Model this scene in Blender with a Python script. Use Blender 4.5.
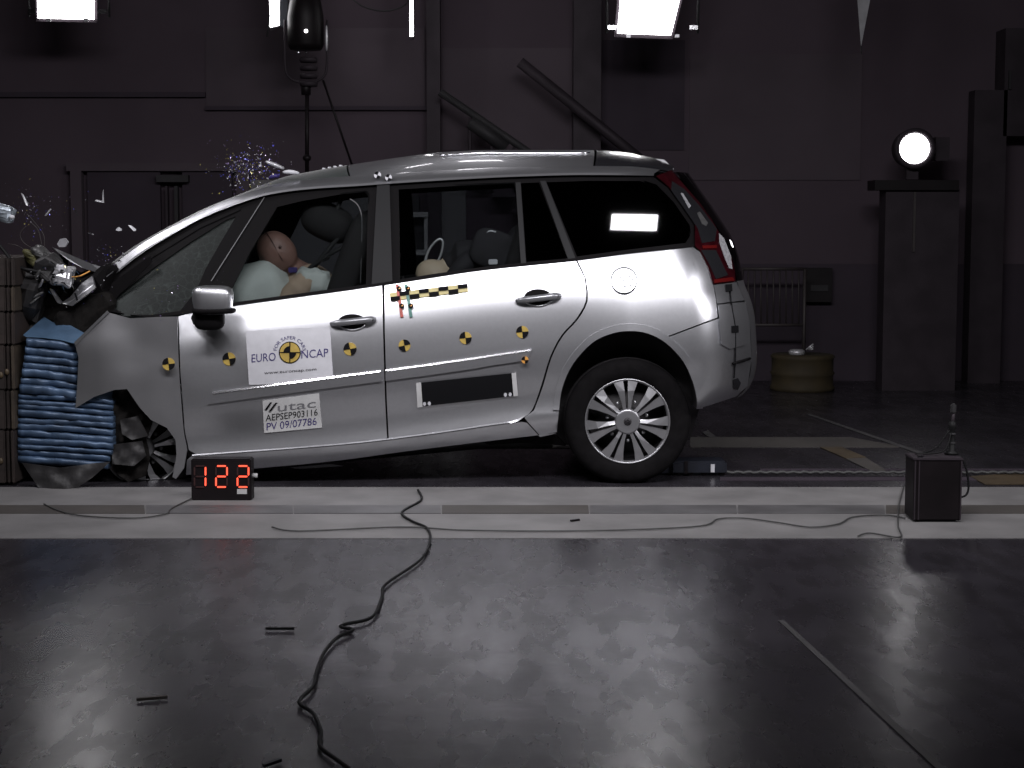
import bpy, bmesh, math, random
import numpy as np
from mathutils import Vector, Matrix, noise
from mathutils.geometry import delaunay_2d_cdt
R = math.radians
rnd = random.Random(7)
sc = bpy.context.scene
for o in list(bpy.data.objects): bpy.data.objects.remove(o)
COL = sc.collection

# ------------------------------------------------------------------ camera
F_PX, CAM_Y, CAM_Z = 1674.0, -9.0, 1.41
PITCH = math.atan((384 - 225) / F_PX)
cam = bpy.data.objects.new('camera', bpy.data.cameras.new('camera'))
COL.objects.link(cam); sc.camera = cam
cam.data.sensor_width = 36; cam.data.lens = F_PX * 36 / 1024
cam.data.clip_end = 200
cam.location = (0, CAM_Y, CAM_Z); cam.rotation_euler = (math.pi / 2 - PITCH, 0, 0)

# ------------------------------------------------------------------ world, lights, exposure
w = bpy.data.worlds.new('hall_dark'); sc.world = w; w.use_nodes = True
w.node_tree.nodes['Background'].inputs[0].default_value = (.8, .75, .85, 1)
w.node_tree.nodes['Background'].inputs[1].default_value = .004
def area(name, loc, target, sx, sy, watt, col=(.98, .96, 1), spread=120):
    l = bpy.data.lights.new(name, 'AREA'); l.shape = 'RECTANGLE'; l.size = sx; l.size_y = sy
    l.energy = watt; l.color = col; l.spread = R(spread)
    o = bpy.data.objects.new(name, l); COL.objects.link(o); o.location = loc
    o.rotation_euler = (Vector(target) - Vector(loc)).to_track_quat('-Z', 'Y').to_euler()
    return o
area('flood_bank_rear', (1.55, -4.4, 4.6), (1.0, 0, .9), 1.3, .7, 74)
area('flood_bank_middle', (.1, -4.4, 4.6), (-.1, 0, .9), 1.3, .7, 74)
area('flood_bank_front', (-1.75, -4.4, 4.6), (-1.2, 0, .9), 1.7, .7, 58)
area('pillar_fill', (-4.2, -1.0, 4.3), (-1.7, .3, 1.4), 2.4, .45, 18, spread=60)  # added unseen light, gives the windscreen pillar its bright streak
area('tail_fill', (5.2, -3.2, 3.4), (1.2, .3, .8), 1.4, .9, 22, spread=60)  # added unseen light, brightens the rear bumper and quarter
area('flood_behind', (-.35, 3.4, 4.6), (-.3, .7, 1.6), .42, .16, 1.3)
area('flood_behind_small', (-.95, 3.3, 4.5), (-.5, .6, 1.6), .22, .09, .4)
area('hall_fill', (0, -7.5, 6.2), (0, 6.2, 2.2), 12, 1.5, 85, spread=180)  # added fill panel, lifts the dark walls of the hall
sl = area('flood_side', (1.105, -1.868, 4.6), (1.105, -1.868, 0), .36, .15, 9)
sl.rotation_euler = (0, 0, 0)
sc.view_settings.view_transform = 'Standard'; sc.view_settings.look = 'None'
sc.view_settings.gamma = 1; sc.view_settings.use_curve_mapping = False
sc.view_settings.exposure = -0.4

# ------------------------------------------------------------------ helpers
CP, SP = math.cos(PITCH), math.sin(PITCH)
def ray(px, py):
    a, b = (px - 512) / F_PX, (384 - py) / F_PX
    return Vector((a, CP + b * SP, -SP + b * CP))
def U(px, py, Y):                      # a point of the place that stands at depth Y
    d = ray(px, py); t = (Y - CAM_Y) / d.y
    return Vector((d.x * t, Y, CAM_Z + d.z * t))
def Fl(px, py, z=0.0):                 # a point on the floor
    d = ray(px, py); t = (z - CAM_Z) / d.z
    return Vector((d.x * t, CAM_Y + d.y * t, z))
def crv(pts):
    X = np.array([p[0] for p in pts], float); Y = np.array([p[1] for p in pts], float)
    dl = np.diff(Y) / np.diff(X); m = np.zeros(len(X)); m[0], m[-1] = dl[0], dl[-1]
    for i in range(1, len(X) - 1):
        m[i] = 0 if dl[i - 1] * dl[i] <= 0 else 2 * dl[i - 1] * dl[i] / (dl[i - 1] + dl[i])
    def f(x):
        if x <= X[0]: return Y[0] + m[0] * (x - X[0])
        if x >= X[-1]: return Y[-1] + m[-1] * (x - X[-1])
        i = int(np.searchsorted(X, x) - 1); h = X[i + 1] - X[i]; t = (x - X[i]) / h
        return float((2*t**3-3*t*t+1)*Y[i] + (t**3-2*t*t+t)*h*m[i] + (-2*t**3+3*t*t)*Y[i+1] + (t**3-t*t)*h*m[i+1])
    return f
def cat(pts, n=5, closed=False):       # smooth polyline through points (any dimension)
    P = [Vector(p) for p in pts]; out = []; L = len(P)
    for i in range(L if closed else L - 1):
        p1, p2 = P[i], P[(i + 1) % L]
        p0 = P[i - 1] if (i > 0 or closed) else p1
        p3 = P[(i + 2) % L] if (i + 2 < L or closed) else p2
        for k in range(n):
            t = k / n
            out.append(.5 * ((2*p1) + (p2-p0)*t + (2*p0-5*p1+4*p2-p3)*t*t + (3*p1-p0-3*p2+p3)*t**3))
    if not closed: out.append(P[-1])
    return out
def catp(pts, n=5, closed=False): return [(v[0], v[1]) for v in cat([(p[0], p[1], 0) for p in pts], n, closed)]

def mesh_obj(name, V, Fc, mat, parent=None, smooth=False, mats=None, midx=None, loc=None):
    me = bpy.data.meshes.new(name); me.from_pydata([tuple(v) for v in V], [], [tuple(f) for f in Fc])
    for m in (mats or [mat]): me.materials.append(m)
    if midx is not None: me.polygons.foreach_set('material_index', midx)
    if smooth is True: me.polygons.foreach_set('use_smooth', [True] * len(Fc))
    elif smooth: me.polygons.foreach_set('use_smooth', smooth)
    me.update()
    o = bpy.data.objects.new(name, me); COL.objects.link(o)
    if parent: o.parent = parent
    if loc: o.location = loc
    return o
def tag(o, label=None, cat=None, group=None, kind=None):
    for k, v in (('label', label), ('category', cat), ('group', group), ('kind', kind)):
        if v: o[k] = v
    return o
def empty(name, loc=(0, 0, 0)):
    o = bpy.data.objects.new(name, None); COL.objects.link(o); o.location = loc; o.empty_display_size = .1
    return o
class MB:                               # collects shapes into ONE mesh
    def __init__(s): s.V = []; s.F = []; s.S = []
    def add(s, V, Fc, smooth=False):
        k = len(s.V); s.V += [Vector(v) for v in V]; s.F += [tuple(i + k for i in f) for f in Fc]; s.S += [smooth] * len(Fc); return s
    def box(s, c, size, M=None):
        h = [a / 2 for a in size]
        V = [Vector((x*h[0], y*h[1], z*h[2])) for x in (-1, 1) for y in (-1, 1) for z in (-1, 1)]
        if M: V = [M @ v for v in V]
        return s.add([v + Vector(c) for v in V], [(0,1,3,2),(4,6,7,5),(0,4,5,1),(2,3,7,6),(0,2,6,4),(1,5,7,3)])
    def bevbox(s, c, size, b=.01, M=None):
        bm = bmesh.new(); bmesh.ops.create_cube(bm, size=1)
        for v in bm.verts: v.co = Vector((v.co.x*size[0], v.co.y*size[1], v.co.z*size[2]))
        bmesh.ops.bevel(bm, geom=bm.edges[:], offset=b, segments=2, affect='EDGES')
        bm.verts.index_update()
        V = [(M @ v.co if M else v.co) + Vector(c) for v in bm.verts]; Fc = [[v.index for v in f.verts] for f in bm.faces]
        bm.free(); return s.add(V, Fc)
    def hexa(s, front, back):           # two quads with the same winding
        return s.add(list(front) + list(back), [(0,1,2,3),(7,6,5,4),(0,4,5,1),(1,5,6,2),(2,6,7,3),(3,7,4,0)])
    def tube(s, pts, r, n=8, caps=True):
        P = [Vector(p) for p in pts]; rr = r if isinstance(r, (list, tuple)) else [r] * len(P)
        V = []; Fc = []; up = None
        for i, p in enumerate(P):
            t = (P[min(i+1, len(P)-1)] - P[max(i-1, 0)]).normalized()
            if up is None: up = t.orthogonal().normalized()
            up = (up - t * up.dot(t)); up = up.normalized() if up.length > 1e-6 else t.orthogonal().normalized()
            b = t.cross(up)
            for k in range(n):
                a = 2*math.pi*k/n; V.append(p + (up*math.cos(a) + b*math.sin(a)) * rr[i])
        for i in range(len(P)-1):
            for k in range(n):
                Fc.append((i*n+k, i*n+(k+1)%n, (i+1)*n+(k+1)%n, (i+1)*n+k))
        if caps: Fc += [tuple(range(n-1, -1, -1)), tuple((len(P)-1)*n+k for k in range(n))]
        return s.add(V, Fc, True)
    def sup(s, c, size, e1=.5, e2=.5, M=None, n=20, m=14, fn=None):   # superellipsoid
        pw = lambda a, e: math.copysign(abs(a)**e, a); V = []; Fc = []
        for i in range(m+1):
            ph = -math.pi/2 + math.pi*i/m
            for k in range(n):
                th = 2*math.pi*k/n
                v = Vector((pw(math.cos(ph), e1)*pw(math.cos(th), e2)*size[0]/2, pw(math.cos(ph), e1)*pw(math.sin(th), e2)*size[1]/2, pw(math.sin(ph), e1)*size[2]/2))
                if fn: v = fn(v)
                V.append((M @ v if M else v) + Vector(c))
        for i in range(m):
            for k in range(n): Fc.append((i*n+k, i*n+(k+1)%n, (i+1)*n+(k+1)%n, (i+1)*n+k))
        return s.add(V, Fc, True)
    def lathe(s, c, prof, axis='Y', n=48, smooth=True, closed=False):
        V = []; Fc = []; m = len(prof)
        for k in range(n):
            a = 2*math.pi*k/n
            for r, h in prof:
                p = (r*math.cos(a), h, r*math.sin(a)) if axis == 'Y' else ((r*math.cos(a), r*math.sin(a), h) if axis == 'Z' else (h, r*math.cos(a), r*math.sin(a)))
                V.append(Vector(p) + Vector(c))
        for k in range(n):
            for i in range(m if closed else m-1):
                a, b = k*m+i, k*m+(i+1)%m; c2, d = ((k+1)%n)*m+(i+1)%m, ((k+1)%n)*m+i
                Fc.append((a, b, c2, d))
        return s.add(V, Fc, smooth)
    def build(s, name, mat, parent=None):
        if not isinstance(mat, list): mat = [mat]
        return mesh_obj(name, s.V, s.F, None, parent, s.S if s.S else False, mats=mat)

# ------------------------------------------------------------------ materials
def mat(name, col, rough=.5, metal=0., var=.0, scale=8., bump=0., bscale=40., coat=0., emit=None, estr=0., spec=.5, col2=None):
    m = bpy.data.materials.new(name); m.use_nodes = True; nt = m.node_tree; P = nt.nodes['Principled BSDF']
    P.inputs['Base Color'].default_value = (*col, 1); P.inputs['Roughness'].default_value = rough
    P.inputs['Metallic'].default_value = metal; P.inputs['Coat Weight'].default_value = coat; P.inputs['Coat Roughness'].default_value = .06
    P.inputs['Specular IOR Level'].default_value = spec
    if emit: P.inputs['Emission Color'].default_value = (*emit, 1); P.inputs['Emission Strength'].default_value = estr
    tc = nt.nodes.new('ShaderNodeTexCoord')
    if var or col2:
        n = nt.nodes.new('ShaderNodeTexNoise'); n.inputs['Scale'].default_value = scale; n.inputs['Detail'].default_value = 6
        nt.links.new(tc.outputs['Object'], n.inputs['Vector'])
        r = nt.nodes.new('ShaderNodeValToRGB'); r.color_ramp.elements[0].position = .35; r.color_ramp.elements[1].position = .65
        a = col2 or tuple(c * (1 - var) for c in col); b = col if col2 else tuple(min(1, c * (1 + var)) for c in col)
        r.color_ramp.elements[0].color = (*a, 1); r.color_ramp.elements[1].color = (*b, 1)
        nt.links.new(n.outputs['Fac'], r.inputs['Fac']); nt.links.new(r.outputs['Color'], P.inputs['Base Color'])
    if bump:
        n2 = nt.nodes.new('ShaderNodeTexNoise'); n2.inputs['Scale'].default_value = bscale; n2.inputs['Detail'].default_value = 4
        nt.links.new(tc.outputs['Object'], n2.inputs['Vector'])
        bp = nt.nodes.new('ShaderNodeBump'); bp.inputs['Strength'].default_value = bump; bp.inputs['Distance'].default_value = .02
        nt.links.new(n2.outputs['Fac'], bp.inputs['Height']); nt.links.new(bp.outputs['Normal'], P.inputs['Normal'])
    return m
def glassmat(name, tint, rough=.02, crack=False, ior=1.5):
    m = bpy.data.materials.new(name); m.use_nodes = True; nt = m.node_tree; nt.nodes.clear()
    out = nt.nodes.new('ShaderNodeOutputMaterial'); mix = nt.nodes.new('ShaderNodeMixShader')
    t = nt.nodes.new('ShaderNodeBsdfTransparent'); t.inputs[0].default_value = (*tint, 1)
    g = nt.nodes.new('ShaderNodeBsdfGlossy'); g.inputs['Roughness'].default_value = rough
    fr = nt.nodes.new('ShaderNodeFresnel'); fr.inputs[0].default_value = ior
    nt.links.new(fr.outputs[0], mix.inputs[0]); nt.links.new(t.outputs[0], mix.inputs[1]); nt.links.new(g.outputs[0], mix.inputs[2])
    last = mix
    if crack == 'milky':
        d = nt.nodes.new('ShaderNodeBsdfDiffuse'); d.inputs[0].default_value = (.3, .31, .34, 1); mx = nt.nodes.new('ShaderNodeMixShader'); mx.inputs[0].default_value = .22
        nt.links.new(mix.outputs[0], mx.inputs[1]); nt.links.new(d.outputs[0], mx.inputs[2]); last = mx
    elif crack:
        tc = nt.nodes.new('ShaderNodeTexCoord'); v = nt.nodes.new('ShaderNodeTexVoronoi'); v.feature = 'DISTANCE_TO_EDGE'; v.inputs['Scale'].default_value = 24
        nt.links.new(tc.outputs['Object'], v.inputs['Vector'])
        r = nt.nodes.new('ShaderNodeValToRGB'); r.color_ramp.elements[0].position = .0; r.color_ramp.elements[0].color = (.40, .40, .40, 1)
        r.color_ramp.elements[1].position = .035; r.color_ramp.elements[1].color = (.07, .07, .07, 1)
        nt.links.new(v.outputs['Distance'], r.inputs[0])
        d = nt.nodes.new('ShaderNodeBsdfDiffuse'); d.inputs[0].default_value = (.08, .095, .09, 1)
        mx = nt.nodes.new('ShaderNodeMixShader'); nt.links.new(r.outputs[0], mx.inputs[0]); nt.links.new(mix.outputs[0], mx.inputs[1]); nt.links.new(d.outputs[0], mx.inputs[2]); last = mx
    nt.links.new(last.outputs[0], out.inputs[0])
    return m
M = {}
M['silver'] = mat('silver_paint', (.58, .585, .61), .365, .96, .02, 60, coat=.8)
M['silver_dented_dim'] = mat('silver_paint_dented_dim', (.26, .26, .27), .5, .85, .04, 6, .06, 4)  # dented silver, base colour darkened as the nose gets less light
M['gloss_dark'] = mat('dark_gloss', (.014, .014, .016), .25, .1, coat=.3, spec=.3)
M['black_trim'] = mat('black_trim', (.006, .0055, .006), .6, spec=.04)
M['grey_trim'] = mat('grey_trim', (.016, .016, .017), .5, 0, spec=.10)
M['rubber'] = mat('tyre_rubber', (.006, .0055, .006), .8, 0, .2, 20, .1, 90, spec=.06)
M['wheel_silver'] = mat('hubcap_silver', (.36, .36, .375), .35, .85, .05, 20)
M['wheel_dark'] = mat('wheel_dark', (.02, .018, .02), .6)
M['chrome'] = mat('chrome', (.75, .75, .77), .12, 1)
M['handle'] = mat('handle_grey', (.26, .265, .28), .3, .6, coat=.3)
M['glass'] = glassmat('tinted_glass', (.82, .84, .84))
M['glass_milky'] = glassmat('milky_glass', (.75, .77, .8), .05, 'milky')  # far panes, with a grey diffuse share mixed in
M['glass_dark'] = glassmat('privacy_glass', (.12, .11, .12))
M['glass_crack'] = glassmat('cracked_glass', (.35, .4, .39), .5, True, 1.25)
M['glass_shard'] = glassmat('shard_glass', (.8, .86, .86), .1, True)
M['red_lens'] = mat('red_lens', (.02, .002, .0035), .15, 0, .3, 14, coat=.4)
M['bright_red'] = mat('red_reflector', (.08, .005, .005), .25, coat=.3)
M['clear_lens'] = mat('clear_lens', (.45, .45, .47), .2, .4, .3, 90, coat=.4)
M['white'] = mat('white_vinyl', (.50, .50, .53), .5, 0, .04, 20)
M['paper'] = mat('label_paper', (.43, .43, .43), .55, 0, .06, 16)
M['ink'] = mat('ink_black', (.007, .007, .008), .7, spec=.05)
M['ink_blue'] = mat('ink_blue', (.03, .02, .12), .5)
M['ink_grey'] = mat('ink_grey', (.13, .13, .14), .5)
M['yellow'] = mat('target_yellow', (.40, .28, .06), .5, 0, .1, 30)
M['pale_yellow'] = mat('strip_yellow', (.48, .41, .17), .5, 0, .1, 30)
M['tape_red'] = mat('tape_red', (.42, .08, .06), .5, 0, .2, 30)
M['tape_green'] = mat('tape_green', (.07, .20, .17), .5, 0, .2, 30)
M['orange'] = mat('target_orange', (.6, .28, .06), .5)
M['blue_barrier'] = mat('blue_aluminium', (.060, .098, .165), .42, .2, .3, 7, .2, 16)
M['blue_sheet'] = mat('blue_sheet', (.055, .10, .165), .5, .1, .2, 7, .3, 9)
M['plastic'] = mat('grey_plastic', (.02, .019, .02), .6, 0, .3, 9, .3, 18)
M['liner'] = mat('wheel_liner', (.010, .009, .0085), .8, 0, .4, 12, .5, 16, spec=.1)
M['engine'] = mat('engine_alloy', (.11, .11, .11), .45, .5, .4, 18, .4, 25)
M['olive'] = mat('olive_plastic', (.10, .095, .04), .6, 0, .3, 20)
M['seat'] = mat('seat_fabric', (.009, .008, .009), .85, 0, .2, 40, .15, 120)
M['dash'] = mat('dash_plastic', (.012, .012, .014), .7, spec=.2)
M['headliner'] = mat('headliner', (.09, .09, .095), .9)
M['airbag'] = mat('airbag_cloth', (.44, .47, .45), .8, 0, .06, 6, .3, 9)
M['dummy_skin'] = mat('dummy_vinyl', (.19, .105, .085), .55, 0, .12, 9)
M['dummy_line'] = mat('dummy_seam', (.07, .035, .03), .6)
M['dummy_shirt'] = mat('dummy_shirt', (.36, .27, .20), .8, 0, .08, 10)
M['child_skin'] = mat('child_dummy_vinyl', (.42, .34, .25), .6, 0, .05, 9)
M['child_suit'] = mat('child_dummy_suit', (.012, .011, .014), .85, 0, .2, 14)
M['belt_web'] = mat('belt_webbing', (.008, .008, .009), .8)
M['seal'] = mat('pale_seal', (.10, .10, .105), .5)
M['wall'] = mat('hall_wall', (.070, .054, .066), .9, 0, .08, 1.2, .05, 8, spec=.15)
M['wall_light'] = mat('hall_wall_panel', (.076, .061, .072), .9, 0, .08, 1.4, spec=.15)
M['pale_lit'] = mat('pale_lit_backdrop', (.15, .145, .15), .85, 0, .1, 2)  # paleness stands in for floodlight on the wall and door behind the windows
M['rack_pale'] = mat('pale_steel', (.34, .34, .34), .6, .2, .1, 4)
M['wall_low'] = mat('hall_wainscot', (.044, .035, .045), .85, 0, .1, 2, spec=.15)
M['steel_dark'] = mat('dark_steel', (.036, .029, .035), .6, .3, .15, 5, spec=.2)
M['steel_grey'] = mat('grey_steel', (.035, .034, .036), .6, .3, .15, 5, spec=.2)
M['rail'] = mat('rail_paint', (.03, .024, .024), .6, 0, .2, 6)
M['rust'] = mat('block_brown', (.022, .015, .013), .75, .1, .35, 7, .2, 20)
M['rust2'] = mat('block_tan', (.045, .034, .024), .75, .1, .3, 9, .2, 20)
M['yellow_paint'] = mat('yellow_drum', (.03, .021, .007), .8, 0, .2, 8)
M['cable'] = mat('black_cable', (.006, .006, .0065), .6, spec=.2)
M['cable_grey'] = mat('grey_cable', (.045, .045, .045), .6)
M['lamp_on'] = mat('lamp_glow', (.9, .9, .9), .4, emit=(1, .98, 1), estr=14)
M['lamp_dot'] = mat('lamp_dot', (.9, .9, .9), .4, emit=(1, .98, 1), estr=6)
M['led'] = mat('led_red', (.6, .05, .03), .4, emit=(1, .10, .05), estr=2.2)
M['led_off'] = mat('led_off', (.035, .012, .012), .5)
M['case'] = mat('dark_case', (.007, .005, .006), .5, 0, .2, 8, spec=.2)
M['trolley'] = mat('trolley_blue', (.010, .012, .020), .5, .2, .2, 8)
M['silver_sheet'] = mat('silver_sheet', (.5, .5, .52), .35, .5, .15, 9, .2, 10)

def floor_mat():
    m = bpy.data.materials.new('hall_floor'); m.use_nodes = True; nt = m.node_tree; N = nt.nodes; L = nt.links; P = N['Principled BSDF']
    tc = N.new('ShaderNodeTexCoord')
    def nz(s, d=6, stretch=None):
        n = N.new('ShaderNodeTexNoise'); n.inputs['Scale'].default_value = s; n.inputs['Detail'].default_value = d
        if stretch:
            mp = N.new('ShaderNodeMapping'); mp.inputs['Scale'].default_value = stretch; L.new(tc.outputs['Object'], mp.inputs['Vector']); L.new(mp.outputs[0], n.inputs['Vector'])
        else: L.new(tc.outputs['Object'], n.inputs['Vector'])
        return n
    def ramp(src, a, b, ca, cb):
        r = N.new('ShaderNodeValToRGB'); r.color_ramp.elements[0].position = a; r.color_ramp.elements[1].position = b
        r.color_ramp.elements[0].color = (*ca, 1); r.color_ramp.elements[1].color = (*cb, 1); L.new(src, r.inputs[0]); return r
    n1 = nz(1.6); n2 = nz(7, 8, (1.5, .45, 1))
    base = ramp(n1.outputs['Fac'], .32, .68, (.020, .0185, .0225), (.037, .034, .040))
    st = ramp(n2.outputs['Fac'], .36, .60, (.55, .53, .53), (1, 1, 1))
    mx = N.new('ShaderNodeMix'); mx.data_type = 'RGBA'; mx.blend_type = 'MULTIPLY'; mx.inputs[0].default_value = .8
    L.new(base.outputs[0], mx.inputs[6]); L.new(st.outputs[0], mx.inputs[7])
    L.new(mx.outputs[2], P.inputs['Base Color'])
    rg = ramp(n2.outputs['Fac'], .3, .7, (.31,)*3, (.23,)*3); L.new(rg.outputs[0], P.inputs['Roughness'])
    P.inputs['Specular IOR Level'].default_value = .25
    n3 = nz(4, 3); bp = N.new('ShaderNodeBump'); bp.inputs['Strength'].default_value = .05; bp.inputs['Distance'].default_value = .05
    L.new(n3.outputs['Fac'], bp.inputs['Height']); L.new(bp.outputs[0], P.inputs['Normal'])
    return m
M['floor'] = floor_mat()
M['track'] = mat('track_concrete', (.165, .16, .16), .6, 0, .16, 3, .08, 20)
M['track_dark'] = mat('track_plate', (.10, .097, .10), .5, .2, .2, 4)
M['strip_brown'] = mat('floor_strip_brown', (.055, .049, .045), .65, 0, .15, 3)
M['mark_yellow'] = mat('floor_yellow', (.06, .042, .022), .6, 0, .25, 6)
M['mark_grey'] = mat('floor_line', (.045, .043, .045), .6, 0, .2, 6)

# ================================================================== the hall
WALL_Y = 6.2
def slab(name, c, size, m, kind='structure', parent=None):
    o = MB().box(c, size).build(name, m, parent)
    if parent is None: o['kind'] = kind
    return o
floor = slab('floor', (0, -2.0, -.05), (20, 18.6, .1), M['floor'])
slab('ceiling', (0, -2.0, 6.45), (20, 18.6, .1), M['wall'])
wall_back = slab('wall_back', (0, WALL_Y + .1, 3.2), (20, .2, 6.4), M['wall'])
slab('wall_left', (-9.9, -2.0, 3.2), (.2, 18.4, 6.4), M['wall'])
slab('wall_right', (9.9, -2.0, 3.2), (.2, 18.4, 6.4), M['wall'])
slab('wall_front', (0, -11.2, 3.2), (19.6, .2, 6.4), M['wall'])
def wbox(name, x0, y0, x1, y1, Y, th, m, parent=None, to_floor=False):   # box standing at depth Y in front of the back wall
    a, b = U(x0, y0, Y), U(x1, y1, Y); zb = 0 if to_floor else b.z
    o = MB().box(((a.x+b.x)/2, Y + th/2, (a.z+zb)/2), (b.x-a.x, th, a.z-zb)).build(name, m, parent)
    return o
tag(wbox('trim_1', 640, 264, 1180, 300, 6.16, .04, M['wall_low'], None, True), kind='structure')
for i, (a, b, c, d, mm) in enumerate([(205, 28, 425, 106, 'wall_light'), (442, 48, 572, 150, 'wall_light'), (690, 54, 860, 180, 'wall_light'), (602, 40, 684, 150, 'wall_low')]):
    wbox('wall_panel', a, b, c, d, 6.185, .014, M[mm], wall_back)
# recessed doorway on the left: frame, leaves
d1 = empty('door_1', U(160, 378, 6.1)); tag(d1, kind='structure'); bpy.context.view_layer.update()
def under(root, o): o.parent = root; o.matrix_parent_inverse = Matrix.Translation(-Vector(root.location)); return o
under(d1, wbox('frame', 66, 163, 252, 171, 6.08, .1, M['wall_light']))
under(d1, wbox('frame', 70, 171, 86, 380, 6.08, .1, M['wall_light'], None, True))
under(d1, wbox('frame', 236, 171, 252, 380, 6.08, .1, M['wall_light'], None, True))
under(d1, wbox('door_leaf', 87, 172, 164, 380, 6.12, .05, M['wall_low'], None, True))
under(d1, wbox('door_leaf', 182, 172, 235, 380, 6.12, .05, M['wall_low'], None, True))
under(d1, wbox('post', 165, 186, 171, 380, 6.05, .08, M['steel_dark'], None, True))
under(d1, wbox('post', 174, 186, 181, 380, 6.05, .08, M['steel_grey'], None, True))
under(d1, wbox('post_head', 156, 175, 188, 182, 6.03, .1, M['steel_grey']))
d2 = wbox('door_2', 434, 190, 466, 300, 6.14, .05, M['pale_lit'], None, True); d2['kind'] = 'structure'
for nm, a, b in (('column', 426, 441), ('column', 574, 600)):
    o = wbox(nm, a, -60, b, 300, 5.95, .2, M['steel_dark'], None, True); o['kind'] = 'structure'
o = wbox('column', 975, 90, 1002, 300, 5.9, .2, M['steel_dark'], None, True); o['kind'] = 'structure'
o = wbox('beam', -80, 92, 205, 97, 6.15, .04, M['wall_low']); o['kind'] = 'structure'
o = wbox('beam', 205, 106, 430, 110, 6.15, .04, M['wall_low']); o['kind'] = 'structure'

wbox('wall_panel', 246, 180, 374, 300, 6.17, .03, M['pale_lit'], wall_back)  # added pale sheet in place of lit wall seen through the front window
rk = empty('storage_rack', U(413, 378, 5.9)); tag(rk, 'pale steel storage rack on the back wall seen through the rear door window', 'rack'); bpy.context.view_layer.update()
def under(root, o): o.parent = root; o.matrix_parent_inverse = Matrix.Translation(-Vector(root.location)); return o
for x in (397, 424): under(rk, wbox('post', x, 212, x + 4, 300, 5.9, .05, M['rack_pale'], None, True))
for y in (212, 250, 300): under(rk, wbox('shelf', 397, y, 428, y + 5, 5.85, .3, M['rack_pale']))
under(rk, wbox('back_sheet', 400, 212, 426, 300, 6.12, .02, M['steel_grey']))
under(rk, wbox('bin', 399, 196, 419, 211, 5.9, .2, M['steel_grey']))
# steel stair on the back wall
st = empty('steel_stair', U(530, 378, 5.9)); tag(st, 'dark steel stair with a diagonal handrail against the back wall above the car roof', 'stair')
bpy.context.view_layer.update()
def bar(name, p, q, r, m, root, n=6): return under(root, MB().tube([p, q], r, n).build(name, m))
bar('handrail', U(440, 92, 5.75), U(690, 262, 5.75), .035, M['steel_grey'], st)
bar('stringer', U(520, 62, 5.75), U(690, 200, 5.75), .05, M['steel_dark'], st)
bar('handrail', U(470, 122, 5.72), U(506, 148, 5.72), .06, M['steel_grey'], st)
for k in range(9):
    x = 470 + k*22; y = 115 + k*16
    bar('baluster', U(x, y, 5.75), U(x, y + 62, 5.75), .014, M['steel_dark'], st)
    under(st, wbox('tread', x, y + 62, x + 24, y + 66, 5.7, .4, M['steel_dark']))
bar('post', U(690, 262, 5.75), Vector((U(690, 262, 5.75).x, 5.75, 0)), .035, M['steel_dark'], st)

# barred safety fence by the wall on the right
fn = empty('safety_fence', U(772, 385, 5.7)); tag(fn, 'barred steel fence panel standing by the back wall behind the car tail', 'fence'); bpy.context.view_layer.update()
for (p, q) in (((742, 269), (805, 269)), ((742, 325), (805, 325))): bar('frame_rail', U(*p, 5.7), U(*q, 5.7), .014, M['rail'], fn)
for x in (742, 805):
    a = U(x, 269, 5.7); bar('post', a, Vector((a.x, 5.7, 0)), .016, M['rail'], fn)
for k in range(1, 10):
    x = 742 + k*6.3; bar('bar', U(x, 269, 5.7), U(x, 325, 5.7), .007, M['rail'], fn)
# electrical box next to it
eb = wbox('switch_box', 806, 268, 832, 302, 6.06, .1, M['case']); tag(eb, 'dark red brown switch box on the back wall right of the fence', 'box')
under(eb, wbox('nameplate', 811, 285, 828, 291, 6.05, .012, M['steel_grey'])); eb.children[0].matrix_parent_inverse = Matrix()

# yellow drum
yd = MB(); c = Fl(802, 390); rr = .27
yd.lathe((c.x, c.y, 0), [(0, 0), (rr, 0), (rr*1.02, .03), (rr*.97, .05), (rr*.97, .13), (rr*1.02, .15), (rr*.97, .17), (rr*.97, .27), (rr*1.02, .29), (rr*.95, .31), (0, .30)], 'Z', 32)
yo = yd.build('yellow_drum', M['yellow_paint']); tag(yo, 'low round yellow drum on the floor beyond the car tail', 'drum')
MB().lathe((c.x - .05, c.y, .306), [(0, 0), (.07, 0), (.07, .03), (.05, .045), (0, .045)], 'Z', 16).build('drum_cap', M['silver_sheet'], yo)
for k in range(3):
    bl = MB().tube([(c.x + .02 + k*.02, c.y - .05, .35), (c.x + .08, c.y - .06, .40 - k*.02)], .008, 6).build('handle', M['silver_sheet'], yo)

# round lamp on its dark cabinet
lc = empty('lamp_cabinet', (U(917, 250, 5.4).x, 5.4, 0)); tag(lc, 'tall dark cabinet carrying the round white lamp', 'cabinet'); bpy.context.view_layer.update()
under(lc, wbox('body', 886, 189, 957, 300, 5.25, .25, M['steel_dark'], None, True))
under(lc, wbox('top_plate', 875, 180, 959, 190, 5.2, .3, M['case']))
under(lc, wbox('door_edge', 913.8, 192, 914.9, 252, 5.235, .02, M['rail']))
q = U(914.5, 148.5, 5.35)
rl = empty('round_lamp', (q.x, 5.4, U(914, 180, 5.4).z)); tag(rl, 'round white glowing lamp in a dark housing on the tall cabinet', 'lamp'); bpy.context.view_layer.update()
rs = .128
under(rl, MB().lathe((q.x, 5.35, q.z), [(0, .26), (.10, .26), (.16, .16), (.172, 0), (.172, -.03), (.139, -.03), (.134, 0), (0, .01)], 'Y', 32).build('housing', M['steel_dark']))
under(rl, MB().lathe((q.x, 5.345, q.z), [(0, -.02), (.08, -.016), (rs, 0)], 'Y', 32).build('lens', M['lamp_on']))
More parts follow.
